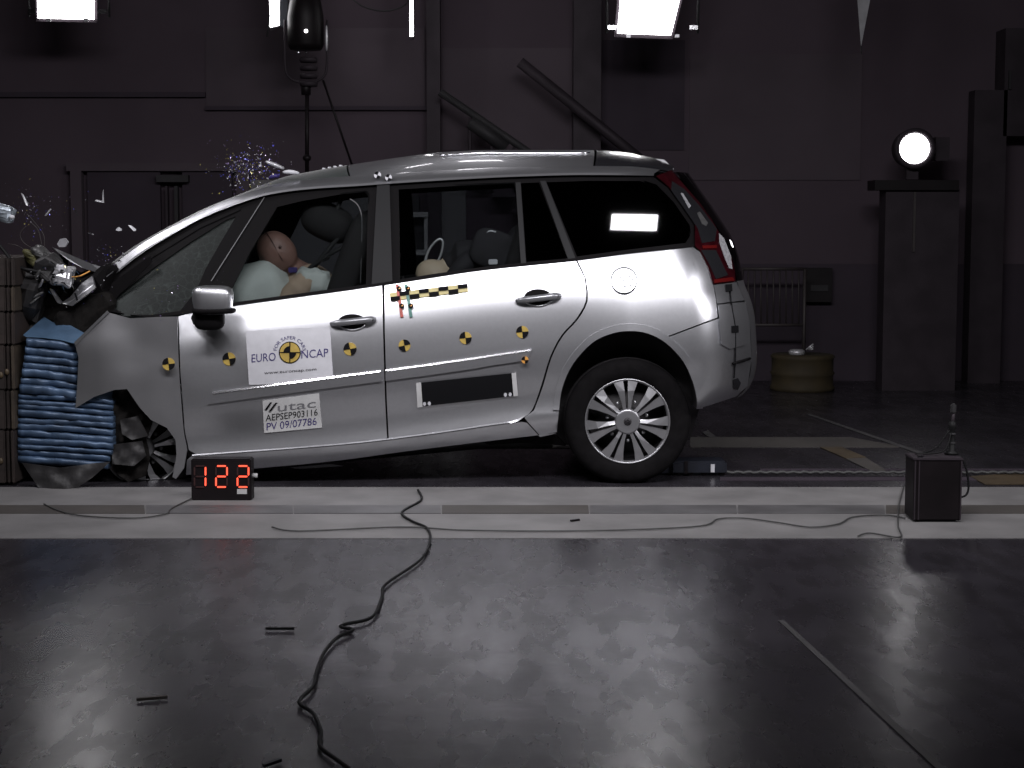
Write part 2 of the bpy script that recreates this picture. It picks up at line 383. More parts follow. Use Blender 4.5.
under(rl, MB().box((q.x, 5.45, (q.z + U(914, 180, 5.4).z)/2 - .07), (.1, .1, abs(q.z - U(914, 180, 5.4).z) - .15)).build('stand', M['steel_dark']))
under(rl, MB().box((q.x + .26, 5.5, q.z), (.12, .14, .2)).box((q.x + .19, 5.5, q.z), (.05, .05, .05)).build('ballast', M['steel_dark']))
# wall cabinet at right edge
we = wbox('wall_cabinet', 1006, 28, 1075, 136, 5.9, .3, M['steel_dark']); tag(we, 'dark wall cabinet high up at the far right edge', 'cabinet')
MB().box((U(1010, 80, 5.88).x, 5.885, U(1010, 80, 5.88).z), (.02, .03, .16)).build('handle', M['steel_grey'], we)

# ---------------- overhead lamps
def flood(name, corners, Y, label, yoke=True, group=None):
    P = [U(x, y, Y + dy) for (x, y, dy) in corners]
    c = sum(P, Vector()) / 4
    root = empty(name, c); tag(root, label, 'lamp', 'floodlights hung below the ceiling'); bpy.context.view_layer.update()
    B = [c + (p - c) * 1.10 + Vector((0, .03, 0)) for p in P]; B2 = [c + (p - c) * .7 + Vector((0, .28, 0)) for p in P]
    under(root, MB().hexa(B, B2).build('housing', M['steel_dark']))
    Fr = [p + Vector((0, -.005, 0)) for p in P]; Fb = [p + Vector((0, .028, 0)) for p in P]
    under(root, MB().hexa(Fr, Fb).build('lens', M['lamp_on']))
    if yoke:
        xl = min(p.x for p in P); xr = max(p.x for p in P); zb = min(p.z for p in P); zt = max(p.z for p in P)
        for s, x in ((-1, xl), (1, xr)):
            under(root, MB().box((x + s*.045, Y, zb + .06), (.07, .03, .035)).build('latch', M['chrome']))
            under(root, MB().tube([(x + s*.085, Y + .05, zb + .02), (x + s*.085, Y + .05, zt + .25)], .012, 6).build('yoke_arm', M['steel_grey']))
            under(root, MB().box((x - s*.09, Y - .01, zb - .01), (.035, .02, .025)).build('clip', M['silver_sheet']))
        under(root, MB().tube([(xl - .085, Y + .05, zt + .25), (xr + .085, Y + .05, zt + .25)], .012, 6).build('yoke_bar', M['steel_grey']))
        under(root, MB().tube([((xl + xr)/2, Y + .05, zt + .25), ((xl + xr)/2, Y + .05, 6.4)], .02, 6).build('hanger', M['steel_dark']))
    return root
LY = 5.0
flood('floodlight', [(36, -42, -.1), (93, -42, -.1), (93.5, 19, 0), (38, 18, 0)], LY, 'square white floodlight hanging at the top above the barrier end')
flood('floodlight', [(624, -42, -.1), (690, -42, -.1), (671, 35, 0), (617.5, 33, 0)], LY, 'large white square floodlight hanging above the car rear window')
a = flood('floodlight', [(268.5, -40, 0), (279, -40, .25), (279, 25, .25), (270, 27, 0)], LY, 'narrow floodlight turned edge-on beside the caged hanging lamp', False)
under(a, MB().box((U(283, 0, LY).x, LY + .1, U(283, -5, LY).z), (.06, .1, .5)).build('bracket', M['trolley']))
under(a, MB().tube([U(276, -40, LY + .1), Vector((U(276, -40, LY + .1).x, LY + .1, 6.4))], .02, 6).build('hanger', M['steel_dark']))
under(a, MB().tube([U(269.5, 15, LY), U(267, 37, LY)], .008, 6).build('lead', M['steel_grey']))
b = flood('floodlight', [(410.3, -40, 0), (412.6, -40, .1), (413.4, 36, .1), (409.6, 36, 0)], LY, 'thin streak of a floodlight seen exactly edge-on above the car roof', False)
under(b, MB().tube([U(411, -40, LY + .1), Vector((U(411, -40, LY + .1).x, LY + .1, 6.4))], .015, 6).build('hanger', M['steel_dark']))
sw = MB().tube([U(p[0], p[1], LY + .2) for p in catp([(345, -8), (362, 6), (385, 11), (405, 5), (411, -8)], 6)], .007, 6).build('lamp_cable', M['steel_grey'])
tag(sw, 'thin slack cable looping between the lamps above the car roof', 'cable')
# caged hanging lamp
cz = U(306, 60, LY)
hl = empty('hanging_lamp', cz); tag(hl, 'dark caged lamp with cooling ribs hanging above the windscreen', 'lamp'); bpy.context.view_layer.update()
under(hl, MB().lathe((cz.x, LY, U(306, 30, LY).z), [(.02, .36), (.12, .30), (.15, .1), (.15, -.12), (.13, -.16), (0, -.16)], 'Z', 24).build('housing', M['case']))
for k in range(4):
    z = U(306, 60 + k*8, LY).z
    under(hl, MB().lathe((cz.x + .02, LY, z), [(0, .02), (.07, .02), (.075, 0), (.07, -.02), (0, -.02)], 'Z', 20).build('rib', M['steel_dark']))
for s in (-1, 1):
    pts = [U(306 + s*21, 20, LY), U(306 + s*21, 62, LY), U(306 + s*18, 76, LY), U(306 + s*8, 82, LY), U(306, 82.5, LY)]
    under(hl, MB().tube(cat(pts, 4), .011, 6).build('yoke_arm', M['steel_dark']))
under(hl, MB().tube([U(306, 82, LY), U(306, 95, LY)], .04, 8).build('socket', M['case']))
under(hl, MB().tube([U(307, 95, LY), U(307, 172, LY)], [.018]*2, 6).build('rod', M['case']))
under(hl, MB().sup(U(307, 158, LY), (.07, .07, .06), 1, 1).build('knob', M['case']))
under(hl, MB().tube([U(323, 80, LY), U(336, 118, LY), U(352, 165, LY)], .01, 6).build('cable', M['case']))
under(hl, MB().sup(U(306, 31, LY - .16), (.03, .02, .03), 1, 1).build('white_dot', M['lamp_dot']))  # glowing white dot on the housing
under(hl, MB().sup(U(326.5, 38, LY - .05), (.028, .03, .21), 1, 1).build('glint_edge', M['silver_sheet']))  # pale sliver painted in as a glint along the housing
for x, r in ((298, .02), (306, .012)): under(hl, MB().sup(U(x, 52.5, LY - .1), (r*2, r*2, r*1.6), 1, 1).build('bolt', M['chrome']))  # shiny beads in place of glints on the dark housing
under(hl, MB().tube([U(306, 20, LY), Vector((cz.x, LY, 6.4))], .03, 6).build('hanger', M['case']))
# silver wedge hanging
tip = U(861, 47, 4.0); top = [U(851, -4, 4.0), U(871, -4, 4.0)]
wd = MB(); zt = 4.2; kx = .0
wA = [Vector((tip.x - .11, 3.9, tip.z + .9)), Vector((tip.x + .15, 3.95, tip.z + .9)), Vector((tip.x + .02, 4.15, tip.z + .9)), tip]
k = (wA[0] - tip); wd.add(wA, [(0, 1, 3), (1, 2, 3), (2, 0, 3), (0, 2, 1)])
wo = wd.build('reflector_wedge', M['silver_sheet']); tag(wo, 'pointed silver sheet metal wedge hanging down near the top right', 'reflector')
MB().tube([wA[2] - Vector((0, .1, 0)), Vector((wA[2].x, 4.05, 6.4))], .015, 6).build('hanger', M['steel_dark'], wo)
MB().tube([tip + Vector((0, 0, .01)), tip - Vector((-.004, 0, .05))], .004, 6).build('tip_pin', M['steel_grey'], wo)

# ---------------- floor pieces
def fpoly(name, pts, m, z=.004, parent=floor):
    V = [Fl(*p, z) for p in pts]; n = len(V)
    return mesh_obj(name, V + [v - Vector((0, 0, .0035)) for v in V], [tuple(range(n))[::-1], tuple(range(n, 2*n))] + [(i, (i+1) % n, (i+1) % n + n, i + n) for i in range(n)], m, parent)
fpoly('track_strip', [(-900, 487), (1900, 487), (1900, 538), (-900, 538)], M['track'], .003)
for k in range(17):
    x0 = -742 + k*148
    fpoly('track_plate', [(x0, 505), (x0 + 146, 505), (x0 + 147, 513), (x0, 513)], [M['track_dark'], M['strip_brown']][k % 3 == 2], .007)
fpoly('floor_band', [(690, 437), (850, 437), (905, 447), (690, 447)], M['strip_brown'], .003)
fpoly('floor_band', [(-150, 437), (585, 437), (585, 448), (-150, 448)], M['strip_brown'], .003)
fpoly('floor_marking', [(820, 447), (841, 446.5), (866, 457), (846, 458)], M['mark_yellow'], .006)
fpoly('floor_marking', [(846, 458.5), (866, 457.5), (886, 470), (872, 471)], M['strip_brown'], .006)
fpoly('floor_marking', [(970, 476), (1030, 472), (1060, 484), (985, 484)], M['mark_yellow'], .006)
fpoly('floor_marking', [(778, 620), (784, 620), (948, 770), (938, 770)], M['mark_grey'], .004)
fpoly('floor_marking', [(806, 414), (811, 414), (934, 456), (929, 457)], M['mark_grey'], .005)
fpoly('floor_marking', [(702, 432), (708, 430), (716, 437), (709, 437)], M['mark_grey'], .005)
def cable(name, pts, r, m, label, z=None):
    P = cat([Fl(x, y, z or r + .005) for x, y in pts], 6); o = MB().tube(P, r, 6).build(name, m); tag(o, label, 'cable', 'cables lying on the floor'); return o
cable('floor_cable', [(418, 490), (421, 500), (402, 512), (412, 521), (427, 528), (430, 541), (420, 560), (386, 584), (382, 597), (372, 617), (346, 624), (341, 627), (353, 630), (338, 637), (325, 651), (318, 667), (313, 686), (302, 697), (300, 704), (313, 713), (321, 731), (320, 746), (336, 759), (354, 772)], .0062, M['cable'], 'black cable winding down the dark floor towards the camera', .012)
cable('floor_cable', [(272, 527), (300, 531), (400, 527), (460, 530), (540, 531), (620, 530), (700, 526), (718, 519), (742, 518), (775, 522), (810, 527), (838, 524), (853, 517), (885, 515), (905, 518)], .004, M['cable_grey'], 'thin grey cable waving along the pale track strip to the dark box', .011)
cable('floor_cable', [(44, 504), (60, 511), (85, 516), (135, 518), (165, 514), (172, 508), (195, 497)], .004, M['cable_grey'], 'thin grey cable curling from the red timer towards the barrier', .011)
for i, (x, y, l) in enumerate([(280, 631, .1), (152, 701, .09), (575, 522, .05), (272, 766, .06)]):
    c = Fl(x, y); o = MB().box((c.x, c.y, .009), (l, .012, .008), Matrix.Rotation(.3*i, 3, 'Z')).build('floor_scrap', [M['cable'], M['strip_brown'], M['case'], M['trolley']][i])
    tag(o, ['thin black strip of scrap on the dark floor left of the cable', 'short tan scrap lying on the dark floor in the left foreground', 'tiny dark scrap lying on the pale track strip', 'small blue black scrap at the bottom edge left of the cable'][i], 'scrap', 'scraps on the floor')

# tow trolley and rope in the track
ty = Fl(700, 476).y
tt = empty('tow_trolley', (Fl(697, 476).x, ty, 0)); tag(tt, 'low dark blue tow trolley on the floor behind the rear wheel', 'trolley'); bpy.context.view_layer.update()
def gx(px): return Fl(px, 476).x
under(tt, MB().bevbox(((gx(671)+gx(727))/2, ty + .1, .045), (gx(727)-gx(671), .2, .075), .012).build('body', M['trolley']))
under(tt, MB().bevbox(((gx(655)+gx(690))/2, ty + .09, .03), (gx(690)-gx(655), .14, .05), .01).build('hook_plate', M['trolley']))
under(tt, MB().box((gx(712.5), ty - .004, .045), (.022, .01, .045)).build('label', M['white']))
under(tt, MB().box((gx(686), ty - .002, .05), (.02, .01, .07)).build('clamp', M['case']))
for x in (678, 690, 704, 722): under(tt, MB().lathe((gx(x), ty + .02, .02), [(0, -.01), (.02, -.01), (.02, .02), (0, .02)], 'Y', 16).build('wheel', M['case']))
rope = MB(); p0, p1 = gx(727), gx(1130)
n = 120
rope.tube([(p0 + (p1-p0)*i/n, ty + .02 + .004*math.sin(i*1.9), .018 + .004*math.cos(i*1.9)) for i in range(n+1)], .009, 6)
ro = rope.build('tow_rope', M['cable_grey']); tag(ro, 'long twisted tow rope stretched along the floor from the trolley to the right', 'rope')
fpoly('rail_groove', [(720, 477), (1180, 477), (1180, 480), (720, 480)], M['wall_low'], .004)
fpoly('rail_groove', [(760, 468.5), (1180, 468.5), (1180, 470), (760, 470)], M['wall_low'], .004)

# equipment box on the right with its antenna
by = Fl(930, 523).y
bx0, bx1 = Fl(913, 523).x, Fl(961, 523).x
bh = U(930, 460, by).z
eq = empty('equipment_box', ((bx0+bx1)/2, by + .13, 0)); tag(eq, 'dark brown equipment box standing on the pale track strip at right', 'box'); bpy.context.view_layer.update()
under(eq, MB().bevbox(((bx0+bx1)/2, by + .09, bh/2 + .006), (bx1-bx0, .18, bh - .012), .006).build('case', M['case']))
for x in (914, 918, 960): under(eq, MB().box((Fl(x, 523).x, by - .001, bh/2 + .006), (.006, .008, bh - .02)).build('edge_strip', M['steel_dark']))
under(eq, MB().bevbox(((bx0+bx1)/2, by + .09, bh + .003), (bx1-bx0 + .008, .188, .012), .003).build('lid', M['steel_dark']))
under(eq, MB().box((bx0 + .03, by + .02, bh + .013), (.03, .03, .012)).build('catch', M['chrome']))
under(eq, MB().box(((bx0+bx1)/2, by + .16, .006), (bx1-bx0 - .04, .02, .012)).box(((bx0+bx1)/2, by + .03, .006), (bx1-bx0 - .04, .02, .012)).build('foot', M['cable']))
ax = U(952, 440, by + .12).x
an = empty('sensor_mast', (ax, by + .12, bh + .011)); tag(an, 'small dark sensor mast with grey head on top of the equipment box', 'sensor'); bpy.context.view_layer.update()
def zz(py): return U(952, py, by + .12).z
under(an, MB().lathe((ax, by + .12, bh + .009), [(0, .002), (.034, .002), (.034, .012), (.016, .02), (.014, zz(432)-bh), (.02, zz(429)-bh), (.017, zz(424)-bh), (0, zz(422)-bh)], 'Z', 16).build('base', M['cable']))
under(an, MB().tube([(ax, by + .12, zz(428)), (ax + .005, by + .12, zz(410))], .008, 8).build('rod', M['steel_dark']))
under(an, MB().bevbox((ax + .002, by + .12, zz(408.5)), (.026, .026, .048), .006).build('head', M['steel_grey']))
for py in (434, 443, 452): under(an, MB().lathe((ax, by + .12, zz(py)), [(.014, -.006), (.02, 0), (.014, .006)], 'Z', 16).build('ring', M['steel_grey']))
under(an, MB().tube(cat([(ax - .02, by + .1, zz(430)), (ax - .08, by + .1, zz(447)), (ax - .14, by + .12, bh + .016)], 5), .004, 6).build('lead', M['cable']))
under(an, MB().tube(cat([(ax - .01, by + .1, zz(432)), (ax - .05, by + .08, zz(450)), (ax - .18, by + .1, bh + .016)], 5), .004, 6).build('lead', M['cable']))
c2 = MB().tube(cat([(bx1 - .05, by + .12, bh + .016), (bx1 + .03, by + .12, bh - .01), (bx1 + .06, by + .11, bh*.6), (bx1 + .05, by + .1, bh*.4), (bx1 + .004, by + .09, bh*.35)], 6), .005, 6).build('side_lead', M['cable'])
under(eq, c2)
bpy.context.view_layer.update()
cable('floor_cable', [(904, 486), (899, 505), (898, 525), (900, 537), (870, 533), (858, 536)], .004, M['cable_grey'], 'short thin cable dropping down beside the dark equipment box', .011)

# LED timer
ly = Fl(220, 501).y
lx0, lx1 = Fl(191.5, 501).x, Fl(251.5, 501).x; lh = U(220, 459, ly).z
led = empty('timer_display', ((lx0+lx1)/2, ly + .05, 0)); tag(led, 'black timer box with red digits 122 on the floor by the front wheel', 'timer'); bpy.context.view_layer.update()
under(led, MB().bevbox(((lx0+lx1)/2, ly + .05, lh/2), (lx1-lx0, .1, lh), .006).build('case', M['case']))
def lpt(px, py, d=.003): return U(px, py, ly - d)
def seg(a, b, wpx, d):
    A, B = Vector((*a, 0)), Vector((*b, 0)); t = (B - A).normalized(); nn = Vector((-t.y, t.x, 0)) * wpx/2
    q = [A + t*wpx*.5 - nn*0, A + t*wpx + nn, B - t*wpx + nn, B - t*wpx*.5, B - t*wpx - nn, A + t*wpx - nn]
    return [lpt(v.x, v.y, d) for v in q], [lpt(v.x, v.y, d - .003) for v in q]
def digit(x0, lit):
    X0, X1, Y0, Y1, Y2 = x0, x0 + 11, 466, 476.5, 487
    sg = {'a': ((X0, Y0), (X1, Y0)), 'b': ((X1, Y0), (X1, Y1)), 'c': ((X1, Y1), (X1, Y2)), 'd': ((X0, Y2), (X1, Y2)), 'e': ((X0, Y1), (X0, Y2)), 'f': ((X0, Y0), (X0, Y1)), 'g': ((X0, Y1), (X1, Y1))}
    for k, (a, b) in sg.items():
        f, bk = seg(a, b, 1.6, .006)
        under(led, MB().add(f + bk, [tuple(range(6))] + [(i, (i+1) % 6, (i+1) % 6 + 6, i + 6) for i in range(6)]).build('segment', M['led'] if k in lit else M['led_off']))
digit(194.5, 'bc'); digit(216, 'abged'); digit(237.5, 'abged')
under(led, MB().hexa([lpt(237, 489), lpt(247, 489), lpt(247, 494), lpt(237, 494)], [lpt(237, 489, 0), lpt(247, 489, 0), lpt(247, 494, 0), lpt(237, 494, 0)]).build('label', M['paper']))
under(led, MB().tube([(lx1, ly + .05, U(254, 477, ly).z), (lx1 + .025, ly + .05, U(254, 477, ly).z)], .012, 8).build('knob', M['paper']))

# ================================================================== the car
CW = 1.86                                # body width
BELT = crv([(40, 332), (104, 322), (180, 314), (235, 305.3), (346, 290), (430, 277.5), (480, 270), (530, 264.7), (577, 260), (630, 253), (695, 246.5), (760, 240)])
RAIL = crv([(40, 312), (109, 277.5), (140, 254), (177, 231), (202, 217.5), (240, 202.5), (265, 194.8), (290, 190.6), (315, 188), (355, 185.5), (405, 182), (455, 179), (517, 176), (586, 174.3), (652, 175), (700, 180)])
RTOP = crv([(104, 272), (140, 245), (177, 224), (215, 205), (240, 195.5), (270, 186), (290, 181.5), (315, 179), (346, 176.5), (405, 172.5), (455, 169.5), (517, 167), (586, 166), (630, 166.5), (655, 169), (680, 173)])
TOP = crv([(104, 274), (140, 247), (177, 226), (215, 207), (240, 197), (270, 184), (290, 176.5), (315, 171.5), (346, 166), (405, 157), (442, 152.5), (492, 150.3), (586, 150.3), (605, 151), (625, 152.5), (642, 156), (660, 160), (680, 170)])
SILL = crv([(40, 466), (192, 455.5), (346, 444), (430, 434), (510, 422.5), (600, 412), (760, 394)])
SLOW = crv([(185, 475), (250, 469), (330, 461.5), (405, 451.5), (485, 441.5), (557, 433)])
PROF = crv([(-.2, .15), (0, .085), (.1, .052), (.2, .026), (.3, .012), (.42, .004), (.56, 0), (.68, .004), (.76, .013), (.86, .026), (.93, .024), (1.0, .016), (1.1, .06), (1.3, .14), (1.6, .2)])
XR = crv([(140, 650), (158, 664), (169, 674), (190, 690), (215, 709), (245, 728), (270, 735.5), (285, 738.5), (300, 745), (320, 750), (360, 752), (385, 748), (400, 736), (420, 722)])
def ysurf(px, py):
    b, r, s = BELT(px), RAIL(px), SILL(px)
    if py >= b: y = PROF((py - b) / (s - b))
    else:
        v = (b - py) / max(b - r, 22); y = PROF(0) + .20*v + .045*v*v
    if px > 560 and py > b - 2: y += .05 * min(1, (px - 560)/70)**1.5 * max(0, 1 - max(0, py - b)/115)**2 - .05 * min(1, (px - 560)/70)**1.5 * (1 if py >= b else 1)
    elif px > 560: y += 0
    q = (px - (XR(py) - 62)) / 62
    if q > 0: y += .30 * q**2.3
    if px < 205: y += .06 * ((205 - px) / 130)**2
    return y
def S(px, py, d=0.): return U(px, py, ysurf(px, py) - d)
def railw(px, t):                          # how the roof rail rolls away from its lower edge (t=0) to its top (t=1)
    k = max(0., min(1., (px - 235)/60))
    return (.020 + .012*k)*t + (.012 + .05*k)*t*t
def RAILPOS(px, py, d=0.):
    t = max(-.2, min(1.2, (RAIL(px) - py)/max(4, RAIL(px) - RTOP(px)))); return U(px, py, ysurf(px, RAIL(px)) + railw(px, t) - d)
def FENDPOS(px, py, d=0.): return U(px, py, .028 + .03*max(0, (100 - px)/60) - d)
def inside(p, poly):
    x, y = p; c = False; j = len(poly) - 1
    for i in range(len(poly)):
        (xi, yi), (xj, yj) = poly[i], poly[j]
        if (yi > y) != (yj > y) and x < (xj-xi)*(y-yi)/(yj-yi) + xi: c = not c
        j = i
    return c
def resample(P, step):
    out = []
    for i in range(len(P)):
        a, b = P[i], P[(i+1) % len(P)]; L = math.hypot(b[0]-a[0], b[1]-a[1]); n = max(1, round(L/step))
        for k in range(n): out.append((a[0] + (b[0]-a[0])*k/n, a[1] + (b[1]-a[1])*k/n))
    return out
def segdist(p, poly):
    m = 1e9
    for i in range(len(poly)):
        a, b = poly[i], poly[(i+1) % len(poly)]
        dx, dy = b[0]-a[0], b[1]-a[1]; L = dx*dx + dy*dy or 1e-9
        t = max(0, min(1, ((p[0]-a[0])*dx + (p[1]-a[1])*dy) / L)); m = min(m, (p[0]-a[0]-t*dx)**2 + (p[1]-a[1]-t*dy)**2)
    return math.sqrt(m)
car = empty('car', (Fl(420, 484).x, .9, 0))
tag(car, 'silver people carrier with its nose crushed against the blue barrier', 'car')
bpy.context.view_layer.update()
def panel(name, pts, m, parent=car, d=0., th=.012, step=6., holes=(), fn=None, mirror=False, flat=False, pos=None):
    """curved sheet with the given outline, lying on the flank of the car"""
    pos = pos or S
    loops = [resample(list(pts), step)] + [resample(list(h), step) for h in holes]
    co = []; ed = []
    for lp in loops:
        k = len(co); co += lp; ed += [(k + i, k + (i+1) % len(lp)) for i in range(len(lp))]
    xs = [p[0] for p in loops[0]]; ys = [p[1] for p in loops[0]]
    gx_ = np.arange(min(xs) + step*.5, max(xs), step); gy_ = np.arange(min(ys) + step*.5, max(ys), step)
    nb = len(co)
    for i, x in enumerate(gx_):
        for y in gy_:
            p = (float(x), float(y))
            if inside(p, loops[0]) and not any(inside(p, h) for h in loops[1:]) and min(segdist(p, l) for l in loops) > step*.35: co.append(p)
    v2, e2, f2, *_ = delaunay_2d_cdt([Vector(c) for c in co], ed, [], 0, 1e-5)
    def keep(f):
        c = (sum(v2[i].x for i in f)/len(f), sum(v2[i].y for i in f)/len(f))
        return inside(c, loops[0]) and not any(inside(c, h) for h in loops[1:])
    f2 = [f for f in f2 if keep(f)]
    ff = fn or (lambda x, y: 0)
    V = [pos(v.x, v.y, d + ff(v.x, v.y)) for v in v2]; n = len(V)
    Fc = []
    for f in f2:
        a, b, c = (v2[i] for i in f[:3]); ar = (b-a).x*(c-a).y - (b-a).y*(c-a).x
        if abs(ar) < .12: continue
        f = tuple(f); Fc.append(f if ar > 0 else f[::-1])     # py grows downward: seen from the camera this winding faces it
    # orient towards the camera
    f0 = Fc[len(Fc)//2]; nn = (V[f0[1]]-V[f0[0]]).cross(V[f0[2]]-V[f0[0]])
    if nn.y > 0: Fc = [f[::-1] for f in Fc]
    sm = [not flat] * len(Fc)
    cnt = {}
    for f in Fc:
        for i in range(len(f)): a, b = f[i], f[(i+1) % len(f)]; cnt[(a, b)] = 1
    border = [(a, b) for (a, b) in cnt if (b, a) not in cnt]
    if th:
        off = Vector((0, th, 0)); nf = len(Fc)
        V2 = [v + off for v in V]
        Fb = [tuple(i + n for i in f[::-1]) for f in Fc[:nf]]
        V += V2; Fc += Fb; sm += [not flat] * nf
        for a, b in border:
            k = len(V); V += [V[a], V[b], V[b] + off, V[a] + off]; Fc.append((k+1, k, k+3, k+2)); sm.append(False)
    o = mesh_obj(name, V, Fc, m, None, sm)
    if parent: under_root(o, parent)
    if mirror:
        o2 = mesh_obj(name, [Vector((v.x, CW - v.y, v.z)) for v in V], [f[::-1] for f in Fc], m, None, sm); under_root(o2, parent)
    return o
CARINV = Matrix.Translation(-Vector(car.location))
def under_root(o, parent):
    o.parent = parent
    if parent is car: o.matrix_parent_inverse = CARINV
def add(name, mb, m, parent=car):
    o = mb.build(name, m); under_root(o, parent); return o
def line(f, x0, x1, n=12, dy=0): return [(x0 + (x1-x0)*i/n, f(x0 + (x1-x0)*i/n) + dy) for i in range(n+1)]
ARCH = catp([(557, 432), (559, 410), (562.5, 387), (573, 364), (592, 343), (612, 333.5), (630, 331), (648, 333.5), (666, 343), (683, 361), (692.5, 381), (697, 400), (696.5, 409)], 4)

# --- body panels
crump = lambda amp, sc_, seed: (lambda x, y: amp * noise.noise(Vector((x/sc_, y/sc_, seed))))
front_door = panel('front_door', [(178.5, 316.5)] + line(BELT, 190, 382, 16, .6) + [(383, 332), (385, 400), (387, 438)] + line(SILL, 385, 196, 16, -1) + [(189, 450), (185, 432), (180.5, 372)], M['silver'], th=.02, mirror=True)
rear_door = panel('rear_door', line(BELT, 384.6, 576, 16, .6) + catp([(584.5, 278), (586, 300), (576, 319), (561.5, 335), (550, 357), (541, 386), (532, 410), (522.5, 418)], 3) + line(SILL, 508, 388.8, 10, -1) + [(386.8, 400), (384.8, 332)], M['silver'], th=.02, mirror=True)
panel('quarter_panel', [(577.8, 261)] + line(BELT, 590, 693, 8, .6) + catp([(700, 252), (708, 267), (713, 284), (716, 301), (717.5, 317.3)], 3) + [(662, 338.2)] + [p for p in ARCH[::-1] if p[0] < 661] + [(540, 435.5), (527, 421), (524.5, 417.5)] + catp([(534, 410.5), (543, 386.5), (551.5, 358), (563, 336), (577.5, 320), (587.6, 301), (586, 278)], 3), M['silver'], th=.02, mirror=True)
panel('rear_bumper', [(662.5, 339.4), (719, 318.3), (717.5, 304.8), (733, 303), (745.5, 301.8), (749.5, 320), (751.5, 360), (747.5, 386), (736, 396.5), (712, 404.5), (697, 409)] + [p for p in ARCH[::-1] if p[0] > 664 and p[1] < 405], M['silver'], th=.02, step=5, mirror=True)
panel('tailgate_corner', [(714, 285), (736.5, 282), (739, 288), (744.5, 300.3), (732, 301.8), (717, 303.6)], M['silver'], th=.02, step=4, mirror=True)
flare = [(627 + (p[0]-627)*1.09, 412 + (p[1]-412)*1.09) for p in ARCH if p[1] < 412]
panel('wheel_arch_flare', [p for p in ARCH if p[1] < 412] + flare[::-1], M['silver'], d=.012, th=.012, step=4, mirror=True)
panel('sill', line(SILL, 191, 522, 20, 1) + [(527, 423), (540, 437), (556, 433.5)] + line(SLOW, 553, 186, 24)[0:] + [(187, 460)], M['silver'], d=0, th=.03, step=6, mirror=True)
panel('door_lip', line(SILL, 192, 510, 24, -1.0) + [(518, 419.4), (524, 415.6), (524.8, 416.4), (519, 420.6), (511, 423.2)] + line(SILL, 508, 192, 24, .2), M['silver'], d=.004, th=.01, step=5, fn=lambda x, y: .005*max(0, min(1, (y - SILL(x) + 1.0)/1.2)))
fender = panel('front_fender', [(75, 344), (90, 329), (107.5, 312.5), (130, 318.5), (160, 317), (177, 316.7), (178, 345), (179, 372), (183.5, 432), (187, 450), (184, 468), (176, 479), (172.5, 477), (176.5, 455), (175.5, 440), (167, 428), (151, 420), (140, 408), (127, 389), (114, 390), (94, 397), (75.5, 408), (77.5, 380), (78.5, 358)], M['silver_dented_dim'], d=.02, th=.012, step=5,
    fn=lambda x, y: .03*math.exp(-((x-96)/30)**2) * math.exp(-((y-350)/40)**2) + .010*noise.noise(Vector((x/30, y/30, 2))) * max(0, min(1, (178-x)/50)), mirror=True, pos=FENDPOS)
panel('fender_edge', [(74, 342.5), (107, 310.8), (108.5, 312.5), (75.5, 345.5)], M['silver'], d=.05, th=.012, step=3, pos=FENDPOS)  # lighter silver strip, paints the bright line on the fender edge
panel('roof_rail', line(RAIL, 108, 652, 60) + line(RTOP, 660, 106, 60), M['silver'], d=.008, th=.02, step=4, mirror=True, pos=RAILPOS)
panel('gutter_line', line(RAIL, 108, 654, 60, -1.6) + line(RAIL, 654, 108, 60, .6), M['silver'], d=.012, th=.01, step=6, fn=lambda x, y: .004*(y - RAIL(x) + 1.6)/2.2)

# --- glass house
W_QUARTER = [(107, 305), (128, 288), (152, 269), (190, 242.5), (226, 220), (236, 216.5), (222, 240), (206, 268), (196, 291), (180, 311), (150, 315), (125, 314.5)]
W_FRONT = [(277, 207), (302, 201), (340, 194.5), (365, 192), (368, 196), (366, 284.5), (315, 291.5), (226, 303.5), (232, 288), (250, 252)]
W_REAR = [(398.5, 189.5), (455, 186), (513.5, 183.5), (516, 190), (521.5, 263), (480, 267.5), (430, 274.5), (400, 279.5)]
W_RQ = [(521, 183.2), (539, 182.4), (567.5, 258.5), (526.5, 262)]
W_SIDE = [(546.5, 182.2), (590, 180.8), (640, 181), (655, 186), (672, 203), (688, 224), (690, 236), (686, 243), (630, 249.5), (577, 256.5)]
panel('window_frame', line(RAIL, 106, 652, 50, .8) + [(668, 188), (681, 205), (694, 224), (694.5, 245.5)] + line(BELT, 690, 150, 40, .4) + [(106, 311)], M['black_trim'], d=-.012, th=.03, step=6, holes=[W_QUARTER, W_FRONT, W_REAR, W_RQ, W_SIDE], mirror=True)
def grow(P, k):
    cx = sum(p[0] for p in P)/len(P); cy = sum(p[1] for p in P)/len(P)
    return [(p[0] + math.copysign(min(k, abs(p[0]-cx)*.1), p[0]-cx), p[1] + math.copysign(min(k, abs(p[1]-cy)*.1), p[1]-cy)) for p in P]
def flatpane(A, B, C_):                     # a plane pane through three points of the flank
    a, b, c = (S(*p, -.022) for p in (A, B, C_)); n = (b - a).cross(c - a); C0 = Vector((0, CAM_Y, CAM_Z))
    return lambda x, y, d: C0 + ray(x, y)*((a - C0).dot(n)/ray(x, y).dot(n)) + Vector((0, -d, 0))
pane_side, pane_front, pane_rear = flatpane((546, 182), (577, 256.5), (690, 236)), flatpane((277, 207), (226, 303), (366, 250)), flatpane((398, 190), (400, 279), (521, 240))
panel('quarter_window', grow(W_QUARTER, 1.5), M['glass_crack'], d=-.022, th=.004, step=8, mirror=True)
panel('front_window', grow(W_FRONT, 1.5), M['glass'], th=.004, step=14, flat=True, pos=pane_front)
panel('rear_door_window', grow(W_REAR, 1.5), M['glass'], th=.004, step=14, flat=True, pos=pane_rear)
